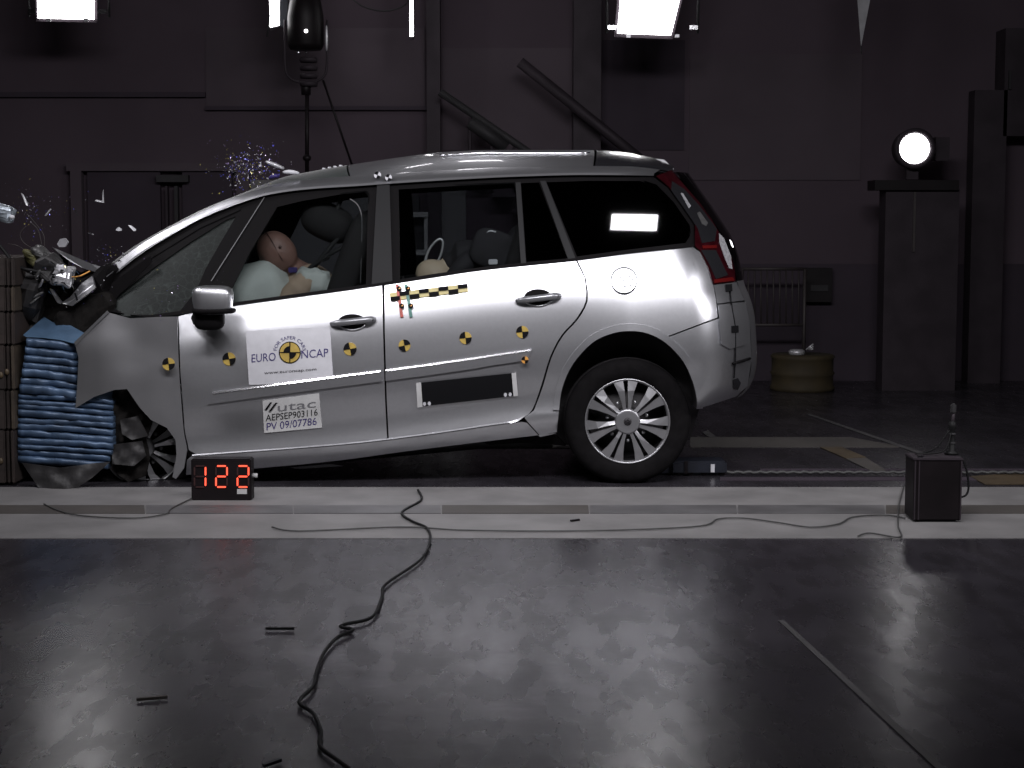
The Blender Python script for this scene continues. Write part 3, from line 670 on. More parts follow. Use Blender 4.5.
panel('rear_quarter_window', grow(W_RQ, 1.5), M['glass_dark'], d=-.022, th=.004, step=10, mirror=True)
panel('rear_side_window', grow(W_SIDE, 1.5), M['glass_dark'], th=.004, step=14, mirror=True, flat=True, pos=pane_side)
for P in (W_FRONT, W_REAR):              # far side panes
    o = panel('far_window', grow(P, 1.5), M['glass_milky'], th=.004, step=14, flat=True, pos=pane_front if P is W_FRONT else pane_rear)
    me = o.data; me.transform(Matrix.Translation((0, CW, 0)) @ Matrix.Scale(-1, 4, (0, 1, 0))); me.flip_normals()
panel('pillar_trim', [(377, 184.5), (389.5, 183.8), (392.5, 283.6), (371.5, 286.2)], M['grey_trim'], d=.006, th=.016, step=6, mirror=True)
panel('window_divider', [(515.5, 182.5), (520.5, 182.2), (526, 263.5), (521, 264.3)], M['grey_trim'], d=.004, th=.016, step=6, mirror=True)
panel('window_divider', [(540, 181), (545.5, 180.8), (576, 259.3), (568.5, 260)], M['grey_trim'], d=.004, th=.016, step=6, mirror=True)
panel('belt_seal', line(BELT, 186, 694, 50, -2.2) + line(BELT, 694, 186, 50, .4), M['black_trim'], d=.006, th=.012, step=7)
panel('pillar_seam', [(264, 197), (265, 196.7), (211.6, 281), (210.6, 281)], M['seal'], d=-.004, th=.008, step=6)
panel('pillar_frame', [(112, 282), (150, 254), (200, 224), (240, 207), (240, 210), (200, 228), (150, 259), (112, 288)], M['black_trim'], d=-.004, th=.012, step=6)

# --- roof, windscreen, spoiler: lofts across the car
def loft(name, xs, m, nt=14, lift=0., mirror_full=True):
    V = []; Fc = []; row = None
    for px in xs:
        e = RAILPOS(px, RTOP(px), .0); cr = U(px, TOP(px), CW/2); r = []
        for i in range(nt*2 + 1):
            t = i/nt; u = t if t <= 1 else 2 - t
            y = e.y + (CW/2 - e.y)*u
            if t > 1: y = CW - y
            k = 1 - (1-u)**2.4
            V.append(Vector((e.x + (cr.x - e.x)*k, y, e.z + (cr.z - e.z)*k + lift)))
    n = nt*2 + 1
    for a in range(len(xs)-1):
        for i in range(n-1): Fc.append((a*n+i, (a+1)*n+i, (a+1)*n+i+1, a*n+i+1))
    nn = (V[Fc[0][1]]-V[Fc[0][0]]).cross(V[Fc[0][2]]-V[Fc[0][0]])
    if nn.z < 0: Fc = [f[::-1] for f in Fc]
    nv = len(V); V += [v - Vector((0, 0, .012)) for v in V]; Fc += [tuple(i + nv for i in f[::-1]) for f in Fc]
    o = mesh_obj(name, V, Fc, m, None, True); under_root(o, car); return o
loft('windscreen', list(np.linspace(112, 349, 40)), M['glass_crack'])
loft('roof', list(np.linspace(351, 593, 40)), M['silver'])
loft('rear_spoiler', list(np.linspace(595, 672, 18)), M['gloss_dark'])  # dark colour stands in for a dark reflection on the roof end
e = [U(x, y, .75) for x, y in ((650, 158.5), (664, 159.5), (674, 169), (666, 171.5), (655, 166))]
add('spoiler_tip', MB().add(e + [Vector((v.x, CW - v.y, v.z)) for v in e], [(0,1,2,3,4), (9,8,7,6,5)] + [(i, i+5, (i+1) % 5 + 5, (i+1) % 5) for i in range(5)]), M['silver_sheet'])
add('roof_bright_line', MB().tube([U(x, TOP(x) + 3.2, .62) + Vector((0, 0, .003)) for x in np.linspace(440, 590, 14)], .005, 6), M['chrome'])  # thin chrome tube, a bright line along the roof near the crown
for k in range(4):
    px = 324 + k*5.6; add('edge_square', MB().sup(U(px, TOP(px) - .2, .8) + Vector((0, 0, .004)), (.02, .06, .012), .4, .4, n=8, m=6), M['white'])
# headliner and far pillars come with the mirrored frame; tail face
V = []; Fc = []; ys = list(np.linspace(172, 398, 30)); nt = 10
for py in ys:
    p = S(XR(py) - .5, py, -.004)
    for i in range(nt + 1):
        t = i/nt; V.append(Vector((p.x + .10*math.sin(math.pi*t)**.7, p.y + (CW - 2*p.y)*t, p.z)))
for a in range(len(ys)-1):
    for i in range(nt): Fc.append((a*(nt+1)+i, (a+1)*(nt+1)+i, (a+1)*(nt+1)+i+1, a*(nt+1)+i+1))
nv = len(V); V += [v - Vector((.02, 0, 0)) for v in V]; Fc2 = [tuple(i + nv for i in f[::-1]) for f in Fc]
zs = [sum(V[i].z for i in f)/4 for f in Fc]
mi = [1 if z > 1.08 else 0 for z in zs]
o = mesh_obj('tailgate', V, Fc + Fc2, None, None, True, mats=[M['silver'], M['glass_dark']], midx=mi + mi); under_root(o, car)

# --- tail lamp
LAMP = [(656, 176), (671.5, 170), (684, 184.5), (700, 203), (712, 220), (722, 237.5), (731, 255), (735, 272), (735.5, 281.3), (713.5, 284), (708, 266), (700.5, 251), (695, 246), (695, 224), (682, 204.5), (669, 187)]
lamp = panel('tail_lamp', LAMP, M['red_lens'], d=.012, th=.03, step=4, mirror=True)
panel('dark_lens', [(672, 181), (684, 188.5), (700, 206), (717, 229), (715, 241), (702, 243), (697.5, 228), (684, 208), (671, 190)], M['gloss_dark'], lamp, d=.015, th=.004, step=4)
panel('clear_lens', [(719, 233), (724, 238), (731, 256), (732.5, 269), (729, 268), (724, 256), (719.5, 243)], M['clear_lens'], lamp, d=.018, th=.006, step=3)
panel('clear_lens', [(680.5, 193), (683, 193), (691, 206), (689, 208.5)], M['clear_lens'], lamp, d=.018, th=.006, step=3)
panel('grey_lens', [(697, 213), (700, 211.5), (708, 223), (706, 226), (702, 224)], M['engine'], lamp, d=.018, th=.006, step=3)
panel('reflector', [(702, 245.5), (717, 245), (717, 248), (703, 248.5)], M['bright_red'], lamp, d=.018, th=.006, step=3)
panel('dark_lens', [(701, 250), (716, 250), (728, 275), (716, 279), (708, 262)], M['gloss_dark'], lamp, d=.016, th=.006, step=4)
panel('lower_lens', [(714, 279.5), (733, 277), (734.5, 280.5), (714.5, 283)], M['bright_red'], lamp, d=.017, th=.006, step=3)

# --- rub strips, handles, flap
rubT = crv([(206, 393.5), (250, 387.5), (330, 377), (430, 364), (533, 349)])
for x0, x1 in ((208, 381.5), (385.5, 532)):
    up = line(rubT, x0 + (4 if x0 < 300 else 0), x1, 14); lo = line(lambda x: rubT(x) + 11 - .6*(x > 480), x1 - (5 if x1 > 500 else 0), x0, 14)
    rs_ = panel('rub_strip', up + lo, M['silver'], d=.014, th=.016, step=4)
    hi = panel('strip_edge', line(rubT, x0 + (5 if x0 < 300 else 0), x1 - 1, 14, -.3) + line(rubT, x1 - 1, x0 + (5 if x0 < 300 else 0), 14, 1.4), M['chrome'], rs_, d=.02, th=.012, step=6, fn=lambda x, y: -.005*(1 - (y - rubT(x))/2)); pass
def handle(x0, y0, x1, y1, cx, cy, rx, ry):
    rc = panel('handle_recess', catp([(cx + rx*math.cos(a), cy + ry*math.sin(a)) for a in np.linspace(0, 2*math.pi, 13)[:-1]], 3, True), M['black_trim'], d=.003, th=.008, step=4)
    pts = [S(x0 + (x1-x0)*t, y0 + (y1-y0)*t, .012 + .03*math.sin(math.pi*min(1, max(0, t)))**.5) for t in np.linspace(0, 1, 12)]
    add('door_handle', MB().tube(pts, [.011, .015, .017, .018, .018, .018, .018, .018, .018, .019, .019, .013], 10), M['handle'])
    lk = MB().lathe((0, 0, 0), [(0, -.006), (.008, -.006), (.008, .004)], 'Y', 12)
    o = add('lock', lk, M['ink']); o.location = S(x1 - 3, y1 + .8, .036)
    add('handle_lip', MB().tube([S(cx + rx*math.cos(a), cy + ry*math.sin(a), .005) for a in np.linspace(.35, math.pi-.35, 10)], .005, 6), M['silver'])
handle(331, 323.8, 375, 319, 352, 322, 14, 8)
handle(516.5, 300.7, 560, 295.5, 538, 297.5, 14, 8.5)
C = [(624 + 13.5*math.cos(a), 280.5 + 13.5*math.sin(a)) for a in np.linspace(0, 2*math.pi, 37)[:-1]]
C2 = [(624 + 12.4*math.cos(a), 280.5 + 12.4*math.sin(a)) for a in np.linspace(0, 2*math.pi, 37)[:-1]]
panel('flap_gap', C, M['ink'], d=.008, th=.01, step=4)
flap = panel('fuel_flap', C2, M['silver'], d=.011, th=.006, step=4)
for (x, y) in ((619, 277), (622, 280), (628, 276), (631, 279), (624, 286), (629, 285)):
    o = panel('scuff', [(x, y), (x + 2.4, y - .7), (x + 2, y + .7), (x + .3, y + 1.2)], M['ink_grey'], flap, d=.015, th=.003, step=3)
# --- wing mirror (stands proud of the door)
mr = MB().sup((0, 0, 0), (.21, .15, .155), .55, .6, n=24, m=16, fn=lambda v: Vector((v.x*(1 + .25*v.z/.08*.3), v.y, v.z)))
mo = add('wing_mirror', mr, M['silver']); mo.location = U(213, 300, -.17)
mo.matrix_parent_inverse = CARINV
def sub(o, parent): o.parent = parent; o.matrix_parent_inverse = Matrix.Translation(-Vector(parent.location)); return o
sub(MB().sup(U(209.5, 318, -.14), (.16, .12, .13), .6, .6, n=20, m=12).build('mirror_base', M['black_trim']), mo)
sub(MB().sup(U(214, 310.8, -.17), (.225, .155, .03), .4, .5, n=20, m=8).build('mirror_edge', M['black_trim']), mo)
sub(MB().tube([U(207, 322, -.12), U(200, 318, .02)], [.035, .05], 8).build('mirror_arm', M['black_trim']), mo)

# --- bumper wire with its two black patches, tow strap
patch = [panel('sensor_patch', [(726, 284.5), (732, 284), (732.5, 291), (726.5, 291.5)], M['ink'], d=.02, th=.012, step=3), panel('sensor_patch', [(731.5, 326), (738.5, 325.5), (738.8, 332.5), (731.8, 333)], M['ink'], d=.02, th=.012, step=3)]
add('sensor_wire', MB().tube([S(x, y, .014) for x, y in catp([(730, 291), (732, 308), (735, 326), (735.5, 345), (735, 365), (734, 378)], 4)], .004, 6), M['ink'])
add('tow_strap', MB().tube([S(733, 363.5, .02), S(742, 361, .02), S(750, 358.5, .0)], .008, 6), M['black_trim'])
panel('fog_lamp', [(733, 380), (738, 378), (741, 383), (738, 390), (734, 389)], M['gloss_dark'], d=.012, th=.01, step=3)
panel('bumper_corner', [(718.5, 306.5), (741, 304.5), (744, 312), (745, 345), (730, 349), (721, 344), (719.5, 325)], M['silver'], d=.014, th=.014, step=4)

# --- markings stuck on the flank
def decal(name, pts, m, d=.008, parent=car, step=5, th=.003):
    o = panel(name, pts, m, parent, d=d, th=th, step=step)
    return o
def target(x, y, r, rot=0., m1='yellow', d=.004):
    root = decal('target_sticker', [(x + r*math.cos(a), y + r*math.sin(a)) for a in np.linspace(0, 2*math.pi, 17)[:-1]], M[m1], d)
    for q in (0, 2):
        a0 = rot + q*math.pi/2
        decal('black_quarter', [(x, y)] + [(x + r*math.cos(a), y + r*math.sin(a)) for a in np.linspace(a0, a0 + math.pi/2, 6)], M['ink'], d + .003, root)
for t in ((229, 359, 6.6, -.2), (350, 349, 6.6, -.2), (404.5, 345.5, 6, 1.35), (465.5, 338, 6.2, -.1), (522.3, 332, 6.2, -.1)): target(*t)
target(168.5, 364, 6.3, -.1, d=.05); target(525, 360, 3.6, 0, 'orange', .032)
for x, y, r in ((377.5, 175, 3.6), (388.5, 177.5, 3.4)): target(x, y, r, .4, 'white', .022)
# checkered strip with red and green tapes
a, b = Vector((390, 297)), Vector((467.8, 287.6)); ax_ = (b - a)/8; nx = Vector((.4, 4.0))
strip = decal('checker_strip', [tuple(a - nx), tuple(b - nx), tuple(b + nx), tuple(a + nx)], M['pale_yellow'])
for i in range(8):
    for j in (0, 1):
        if (i + j) % 2 == 1:
            p = a + ax_*i - nx*(1 - j); q = p + ax_
            decal('checker_square', [tuple(p), tuple(q), tuple(q + nx), tuple(p + nx)], M['ink'], .014, strip, 6)
for mt, x0, x1 in (('tape_red', 397, 402), ('tape_green', 405.8, 411.2)):
    tp = decal('marker_tape', [(x0 - 1.5, 284.5), (x0 + 1.5, 284.2), (x1 + 1.4, 316.8), (x1 - 1.6, 317.2)], M[mt], .011)
    tp['label'] = 'red marker tape' if mt == 'tape_red' else 'green marker tape'
    for f in (.13, .66):
        x = x0 + (x1-x0)*f + 1.5; y = 284.5 + 32.5*f
        decal('dot', [(x + 2.6*math.cos(t), y + 2.6*math.sin(t)) for t in np.linspace(0, 2*math.pi, 11)[:-1]], M['ink'], .015, tp)
        decal('dot', [(x - 1, y + .2), (x + 1.2, y - 1.8), (x + 1.2, y + .2)], M['orange'], .018, tp)
# black plate with end caps and dots
pl = decal('black_plate', [(417, 383), (515.5, 372.8), (517, 395.8), (418.2, 407)], M['ink'], .012)
decal('end_cap', [(416, 383), (421, 382.4), (422.6, 406.8), (417.5, 407.5)], M['paper'], .017, pl)
decal('end_cap', [(511.5, 373.2), (516, 372.6), (518, 395.8), (513.6, 396.4)], M['paper'], .017, pl)
for x, y in ((424.5, 404), (429.3, 403.6), (505.4, 394.8), (510.2, 394.4)):
    decal('dot', [(x + 1.6*math.cos(t), y + 2*math.sin(t)) for t in np.linspace(0, 2*math.pi, 11)[:-1]], M['white'], .017, pl)
# stickers with writing
def text(body, cx, cy, h, slope, m, parent, d, wpx=None, arc=None, name='lettering', align='CENTER'):
    cu = bpy.data.curves.new(name, 'FONT'); cu.body = body; cu.size = 1; cu.align_x = align; cu.resolution_u = 3
    ob = bpy.data.objects.new(name, cu); COL.objects.link(ob); bpy.context.view_layer.update()
    dg = bpy.context.evaluated_depsgraph_get(); me = ob.evaluated_get(dg).to_mesh()
    P = [v.co.copy() for v in me.vertices]; Fc = [tuple(p.vertices) for p in me.polygons]
    ob.evaluated_get(dg).to_mesh_clear(); bpy.data.objects.remove(ob)
    x0 = min(p.x for p in P); x1 = max(p.x for p in P); sx = (wpx/(x1-x0)) if wpx else h/.7; sy = h/.7
    V = []
    for p in P:
        if arc:
            rr_ = arc + p.y*sy; an_ = math.pi/2 - (p.x*sx)/arc; px, py = cx + rr_*math.cos(an_), cy - rr_*math.sin(an_)
        else:
            X = p.x*sx; px, py = cx + X, cy - p.y*sy + X*slope
        V.append(S(px, py, d))
    o = mesh_obj(name, V, Fc, m); o.parent = parent; return o
sk = decal('door_sticker', [(245.5, 331), (330, 326.5), (333.3, 381.5), (249, 385)], M['white'], .008)
SL = -.075
text('EURO', 263.5, 361.5, 8.2, SL, M['ink_blue'], sk, .010, 24)
text('NCAP', 314.5, 357.5, 8.2, SL, M['ink_blue'], sk, .010, 27)
text('FOR SAFER CARS', 289.8, 352.5, 3.4, 0, M['ink_blue'], sk, .010, 38, arc=13.2)
text('www.euroncap.com', 290.5, 372.4, 3, SL, M['ink'], sk, .010, 52)
cx, cy, r = 289.8, 352.5, 11
circ = lambda r, a0=0, a1=2*math.pi, n=24: [(cx + r*math.cos(a), cy + r*math.sin(a)) for a in np.linspace(a0, a1, n)]
decal('emblem_ring', circ(11)[:-1], M['ink'], .011, sk, 4)
decal('emblem_disc', circ(10)[:-1], M['yellow'], .014, sk, 4)
for a0 in (0, math.pi): decal('emblem_quarter', [(cx, cy)] + circ(6.4, a0 + (0 if a0 == 0 else 0), a0 + math.pi/2, 8), M['ink'], .017, sk, 4)
decal('emblem_bar', [(cx - .5, cy - 10), (cx + .5, cy - 10), (cx + .5, cy + 10), (cx - .5, cy + 10)], M['ink'], .017, sk, 4)
decal('emblem_bar', [(cx - 10, cy - .4), (cx + 10, cy - .4), (cx + 10, cy + .4), (cx - 10, cy + .4)], M['ink'], .017, sk, 4)
lb = decal('test_label', [(262.5, 400.5), (319, 393.2), (322.2, 427.6), (264.2, 433)], M['paper'], .008)
SL2 = -.115
text('utac', 296.5, 409.5, 8.6, SL2, M['ink_grey'], lb, .010, 38)
decal('logo_slash', [(264.5, 410), (270, 402.5), (272, 402.2), (267, 410)], M['ink'], .014, lb, 4)
decal('logo_slash', [(268.5, 411.5), (275, 403), (277.5, 402.6), (271, 411.5)], M['ink'], .014, lb, 4)
text('AEPSEP903116', 291.8, 418.3, 6.6, SL2, M['ink'], lb, .010, 52)
text('PV 09/07786', 291.5, 427.6, 7.4, SL2, M['ink_blue'], lb, .010, 50)

# --- wheels
def wheel(c, R_, parent, rot=0., flat=0., yaw=0.):
    root = empty('wheel', c); root.parent = parent; root.matrix_parent_inverse = CARINV
    Mz = Matrix.Rotation(yaw, 4, 'Z')
    rim = R_*.665
    def put(name, mb, m, lvl=root):
        if flat:
            for v in mb.V:
                if v.z < -flat: v.z = -flat + (v.z + flat)*.02; v.y *= 1.15
        mb.V = [Mz @ v for v in mb.V]
        o = mb.build(name, m); o.parent = lvl; return o
    k = R_/.33
    put('tyre', MB().lathe((0, 0, 0), [(rim, -.075), (rim + .012, -.088), (rim + .05*k, -.102), (R_ - .03, -.098), (R_ - .008, -.085), (R_, -.06), (R_, .06), (R_ - .008, .085), (R_ - .04, .10), (rim, .085), (rim - .02, .05), (rim - .02, -.04)], 'Y', 64, True, True), M['rubber'])
    tr = MB()
    for i in range(5): tr.lathe((0, -.05 + i*.025, 0), [(R_ - .004, -.004), (R_ + .0015, -.002), (R_ + .0015, .002), (R_ - .004, .004)], 'Y', 64)
    put('tread_rib', tr, M['wheel_dark'])
    put('rim', MB().lathe((0, 0, 0), [(rim - .012, -.062), (rim - .004, -.082), (rim + .004, -.086), (rim + .004, -.076), (rim - .006, .02), (rim - .02, .02)], 'Y', 64), M['wheel_silver'])
    put('brake_disc', MB().lathe((0, 0, 0), [(.03, .0), (rim*.75, .0), (rim*.75, .012), (rim - .01, .03)], 'Y', 40), M['wheel_dark'])
    for i in range(7):
        a = rot + i*2*math.pi/7
        for s in (-1, 1):
            mb = MB(); fr = []; bk = []
            for (r, w0, w1, y) in ((.030*k, .001, .016*k, -.090), (.10*k, .007*k, .026*k, -.094), (.16*k, .008*k, .044*k, -.092), (rim - .006, .013*k, .068*k, -.080)):
                fr.append((r, w0, w1, y))
            V = []
            for r, w0, w1, y in fr:
                for ww, yy in ((w0, y), (w1, y + .006), (w1, y + .025), (w0, y + .025)):
                    rad = Vector((math.cos(a), 0, math.sin(a))); tan = Vector((-math.sin(a), 0, math.cos(a)))
                    V.append(rad*r + tan*ww*s + Vector((0, yy, 0)))
            Fc = []
            for q in range(3):
                for j in range(4):
                    f = (q*4+j, q*4+(j+1) % 4, (q+1)*4+(j+1) % 4, (q+1)*4+j); Fc.append(f if s > 0 else f[::-1])
            mb.add(V, Fc); put('spoke', mb, M['wheel_silver'])
    put('hub', MB().lathe((0, 0, 0), [(0, -.097), (.050*k, -.0965), (.058*k, -.0955), (.066*k, -.092), (.068*k, -.06)], 'Y', 40), M['wheel_silver'])
    cap = put('hub_emblem', MB().lathe((0, 0, 0), [(0, -.104), (.018*k, -.103), (.022*k, -.094)], 'Y', 24), M['wheel_dark'])
    for dz in (-.008, .004):
        ch = MB(); V = [Vector((x*k, -.107, (z + dz)*k)) for x, z in ((-.014, -.006), (0, .006), (.014, -.006), (.014, -.001), (0, .011), (-.014, -.001))]
        ch.add(V, [(0, 1, 4, 5), (1, 2, 3, 4)]); put('chevron', ch, M['chrome'], cap)
    for i in range(7):
        a = rot + (i + .5)*2*math.pi/7; p = Vector((math.cos(a)*.105*k, -.05, math.sin(a)*.105*k))
        put('wheel_nut', MB().sup(p, (.022, .02, .022), 1, 1, n=8, m=6), M['wheel_silver'])
    return root
rc = U(627.6, 421.5, .07)
wheel(Vector((rc.x, .16, rc.z)), rc.z + .002, car, R(93), flat=rc.z - .003)
wheel(Vector((rc.x, CW - .17, rc.z)), rc.z + .002, car, R(70), flat=rc.z - .003)
fc = U(143, 446, .30)
wheel(fc, .315, car, R(20), flat=fc.z - .003, yaw=R(12))
wheel(Vector((fc.x, CW - .17, .30)), .315, car, R(40), flat=.297)

# --- wheel house and underbody
panel('wheel_house', [(556, 432), (558, 405), (568, 368), (592, 338), (628, 327), (664, 338), (690, 370), (699, 410), (690, 440), (560, 445)], M['wheel_dark'], d=-.30, th=.01, step=12, mirror=True)
V = [U(x, y, .02) for x, y in ARCH]; n = len(V)
add('arch_liner', MB().add(V + [v + Vector((0, .30, 0)) for v in V], [(i, i+1, n+i+1, n+i) for i in range(n-1)], True), M['wheel_dark'])
def prism(pts, y0, y1):
    n = len(pts); A = [U(x, y, y0) for x, y in pts]; B = [Vector((v.x, y1, v.z)) for v in A]
    return MB().add(A + B, [tuple(range(n)), tuple(range(n, 2*n))[::-1]] + [(i, (i+1) % n + 0, (i+1) % n + n, i + n) for i in range(n)])
add('floor_pan', prism([(180, 425), (380, 415), (555, 405), (555, 424), (540, 434), (480, 437), (390, 446), (190, 462)], .14, CW - .14), M['wheel_dark'])
add('rear_floor', prism([(555, 340), (720, 335), (725, 385), (700, 396), (556, 400)], .34, CW - .34), M['wheel_dark'])
add('exhaust', MB().tube([U(330, 455, .5), U(480, 441, .5), U(552, 440, .45)], .045, 10), M['plastic'])
panel('jack_point', [(290, 467.5), (330, 464), (345, 466), (300, 469)], M['seal'], d=-.05, th=.01, step=4)
panel('skid_plate', [(484, 442.5), (512, 438), (540, 436), (556, 436), (566, 446), (552, 444.5), (520, 443), (490, 445)], M['black_trim'], d=-.1, th=.1, step=6)

# --- interior
add('rear_shelf', prism([(555, 300), (690, 285), (695, 300), (556, 335)], .2, CW - .2), M['seat'])
add('door_card', prism([(190, 330), (380, 296), (560, 275), (560, 400), (200, 430)], .10, .13), M['dash'])
add('door_card', prism([(190, 330), (380, 296), (560, 275), (560, 400), (200, 430)], CW - .13, CW - .10), M['dash'])
add('dashboard', MB().sup(U(168, 318, .93), (.42, 1.5, .34), .5, .4, Matrix.Rotation(.15, 3, 'Y')), M['dash'])
add('steering_wheel', MB().lathe((0, 0, 0), [(.165 + .014*math.cos(t), .014*math.sin(t)) for t in np.linspace(0, 2*math.pi, 9)[:-1]], 'X', 32, True, True), M['dash']).location = U(222, 300, .5)
def seatset(px, py, y, tilt, hx, hy, htilt, big=True):
    base = U(px, py, y)
    s_ = MB().sup(base + Vector((-.22, 0, -.42)), (.56, .50, .18), .5, .4); so = add('seat', s_, M['seat'])
    bk = MB().sup(base, (.17, .48, .66), .5, .45, Matrix.Rotation(tilt, 3, 'Y')); b_ = bk.build('seat_back', M['seat']); b_.parent = so
    hd = MB().sup(U(hx, hy, y), (.30 if big else .14, .27, .21), .75, .6, Matrix.Rotation(htilt, 3, 'Y')); h_ = hd.build('headrest', M['seat']); h_.parent = so
    return so
seatset(352, 268, .50, R(20), 328, 222, R(25))
seatset(362, 268, 1.36, R(20), 372, 226, R(15), False)
seatset(520, 262, .50, R(18), 536, 222, R(12), False)
seatset(520, 262, 1.36, R(18), 536, 222, R(12), False)
add('seat_belt', MB().tube([U(342, 196, .42), U(335, 215, .42), U(338, 238, .40), U(318, 262, .40), U(296, 290, .42)], .014, 6), M['belt_web'])
add('seat_belt', MB().tube([U(352, 242, .33), U(330, 254, .36), U(312, 266, .38), U(300, 278, .4)], .012, 6), M['belt_web'])
add('belt_buckle', MB().bevbox(U(326, 259, .33), (.05, .02, .02), .005, Matrix.Rotation(R(-25), 3, 'Y')), M['chrome'])
add('door_seal', MB().tube([U(x, y, .27) for x, y in catp([(350, 199), (357, 204), (361, 213), (362, 225), (361.5, 250), (360.5, 284)], 5)], .0035, 6), M['seal'])
ab = MB()
ab.sup(U(260, 294, .52), (.42, .50, .36), .8, .8, Matrix.Rotation(R(-20), 3, 'Y'), 28, 18, fn=lambda v: v*(1 + .10*noise.noise(v*9)))
add('driver_airbag', ab, M['airbag'])
ab = MB(); ab.sup(U(314, 283, .38), (.22, .16, .16), .8, .8, Matrix.Rotation(R(20), 3, 'Y'), 24, 16, fn=lambda v: v*(1 + .28*noise.noise(v*22)))
add('curtain_airbag', ab, M['airbag'])
add('child_seat_bar', MB().tube([U(x, y, .55) for x, y in catp([(424, 266), (428, 252), (434, 243), (440, 239), (443, 243), (441, 254), (437, 263)], 5)], .007, 8), M['silver_sheet'])

# --- crumpled nose
def blob(name, px, py, y, size, m, seed, amp=.3, fr=9, rot=0., e=.5, parent=car, flat=False):
    mb = MB().sup((0, 0, 0), size, e, e, Matrix.Rotation(rot, 3, 'Y'), 22, 14, fn=lambda v: v*(1 + amp*noise.noise(v*fr + Vector((seed, 0, 0)))))
    c = U(px, py, y); mb.V = [v + c for v in mb.V]
    if flat: mb.S = [False]*len(mb.S)
    return add(name, mb, m, parent)
add('bonnet', MB().add([U(x, y, yy) for x, y, yy in ((52, 247, .36), (64, 252, .34), (78, 258, .33), (92, 264, .32), (106, 268, .31), (114, 271, .32), (107, 277, .26), (96, 272, .24), (84, 268.5, .25), (71, 262, .27), (59, 253, .30))] +
    [U(x, y, yy + .9) for x, y, yy in ((52, 250, .30), (64, 254, .27), (78, 260, .25), (92, 266, .24), (106, 270, .24), (114, 273, .26), (107, 278, .26), (96, 273, .24), (84, 269.5, .25), (71, 263, .27), (59, 254, .30))],
    [tuple(range(11)), tuple(range(11, 22))[::-1]] + [(i, (i+1) % 11, (i+1) % 11 + 11, i + 11) for i in range(11)]), M['silver'])
bf = panel('bonnet_fold', [(61, 303), (70, 297), (82, 283), (92, 276), (95.5, 288), (84, 297), (72, 306)], M['silver_dented_dim'], d=0, th=.02, step=3, pos=lambda x, y, d: U(x, y, .18 - d - .006*max(0, y - 286 + (x - 80)*.6)))
o = panel('fold_edge', [(62, 303.5), (72, 300), (93, 284.5), (95.5, 287), (95, 289.5), (84, 298), (72.5, 306)], M['silver'], bf, th=.012, step=3, pos=lambda x, y, d: U(x, y, .09 + .012*(305 - y + (80 - x)*.5)*.3))  # lighter copy of the paint for the bright side of the fold
o = panel('fold_crack', [(74, 293), (75.5, 293), (78, 300), (76.5, 301)], M['ink'], bf, th=.006, step=3, pos=lambda x, y, d: U(x, y, .05))
panel('bonnet_bracket', [(49.5, 289), (52.5, 289.5), (61.5, 302), (60.5, 304), (57, 302.5)], M['wheel_silver'], th=.02, step=3, pos=lambda x, y, d: U(x, y, .12))
blob('headlamp', 64, 276, .14, (.10, .12, .11), M['clear_lens'], 3, .45, 18, .3, .4, flat=True)
blob('headlamp_housing', 52, 268, .2, (.13, .2, .13), M['plastic'], 9, .5, 16, .6, .4, flat=True)
blob('washer_tank', 42, 256, .2, (.11, .16, .07), M['engine'], 21, .55, 17, .4, .5, flat=True)
blob('wiring_box', 33, 258, .22, (.10, .14, .07), M['olive'], 31, .5, 18, .4, .5, flat=True)
blob('engine_block', 62, 300, .75, (.52, .9, .30), M['liner'], 41, .35, 7, .2, .5, flat=True)
blob('bulkhead', 108, 294, .65, (.40, .8, .28), M['black_trim'], 51, .3, 7, -.5, .5, flat=True)
blob('inner_wing', 92, 315, .30, (.34, .3, .22), M['liner'], 61, .35, 8, -.4, .5, flat=True)
blob('radiator', 38, 300, .55, (.22, .8, .34), M['plastic'], 71, .4, 8, .3, .5, flat=True)
blob('front_crossmember', 90, 420, .7, (.36, .8, .40), M['liner'], 81, .3, 7, .2, .5, flat=True)
blob('light_bulb', 61.5, 268.5, .08, (.035, .03, .04), M['white'], 5, .3, 40, 0, .7, flat=True)
for i, (a, b, r_, m_) in enumerate([((36, 278), (44, 262), .012, 'engine'), ((31, 298), (44, 292), .008, 'engine'), ((39, 288), (47, 272), .008, 'wheel_silver'), ((30, 304), (40, 296), .006, 'engine')]):
    add('strut', MB().tube([U(*a, .10), U(*b, .12)], r_, 6), M[m_])
for i in range(26):
    x, y = rnd.gauss(56, 15), rnd.gauss(276, 12)
    if not (34 < x < 98 and 244 < y < 306): continue
    a = rnd.uniform(-.6, 1.6); L = rnd.uniform(2, 6)
    add('splinter', MB().hexa([U(x, y, .05), U(x + L*math.cos(a), y + L*math.sin(a), .03), U(x + L*math.cos(a) + 1, y + L*math.sin(a) + 1.4, .04), U(x - .6, y + 1.2, .06)], [U(x, y, .07), U(x + L*math.cos(a), y + L*math.sin(a), .05), U(x + L*math.cos(a) + 1, y + L*math.sin(a) + 1.4, .06), U(x - .6, y + 1.2, .08)]), M[rnd.choice(['silver_sheet', 'ink', 'ink', 'chrome', 'plastic', 'blue_sheet'])])
add('hose', MB().tube(cat([U(-14, 236, .2), U(0, 246, .16), (U(13, 262, .12)), U(23, 268.5, .1), U(35, 271, .1), U(46, 274, .14)], 5), .010, 8), M['cable'])
add('wire', MB().tube(cat([U(72, 277, .08), U(80, 276, .07), U(90, 271, .1)], 5), .004, 6), M['orange'])
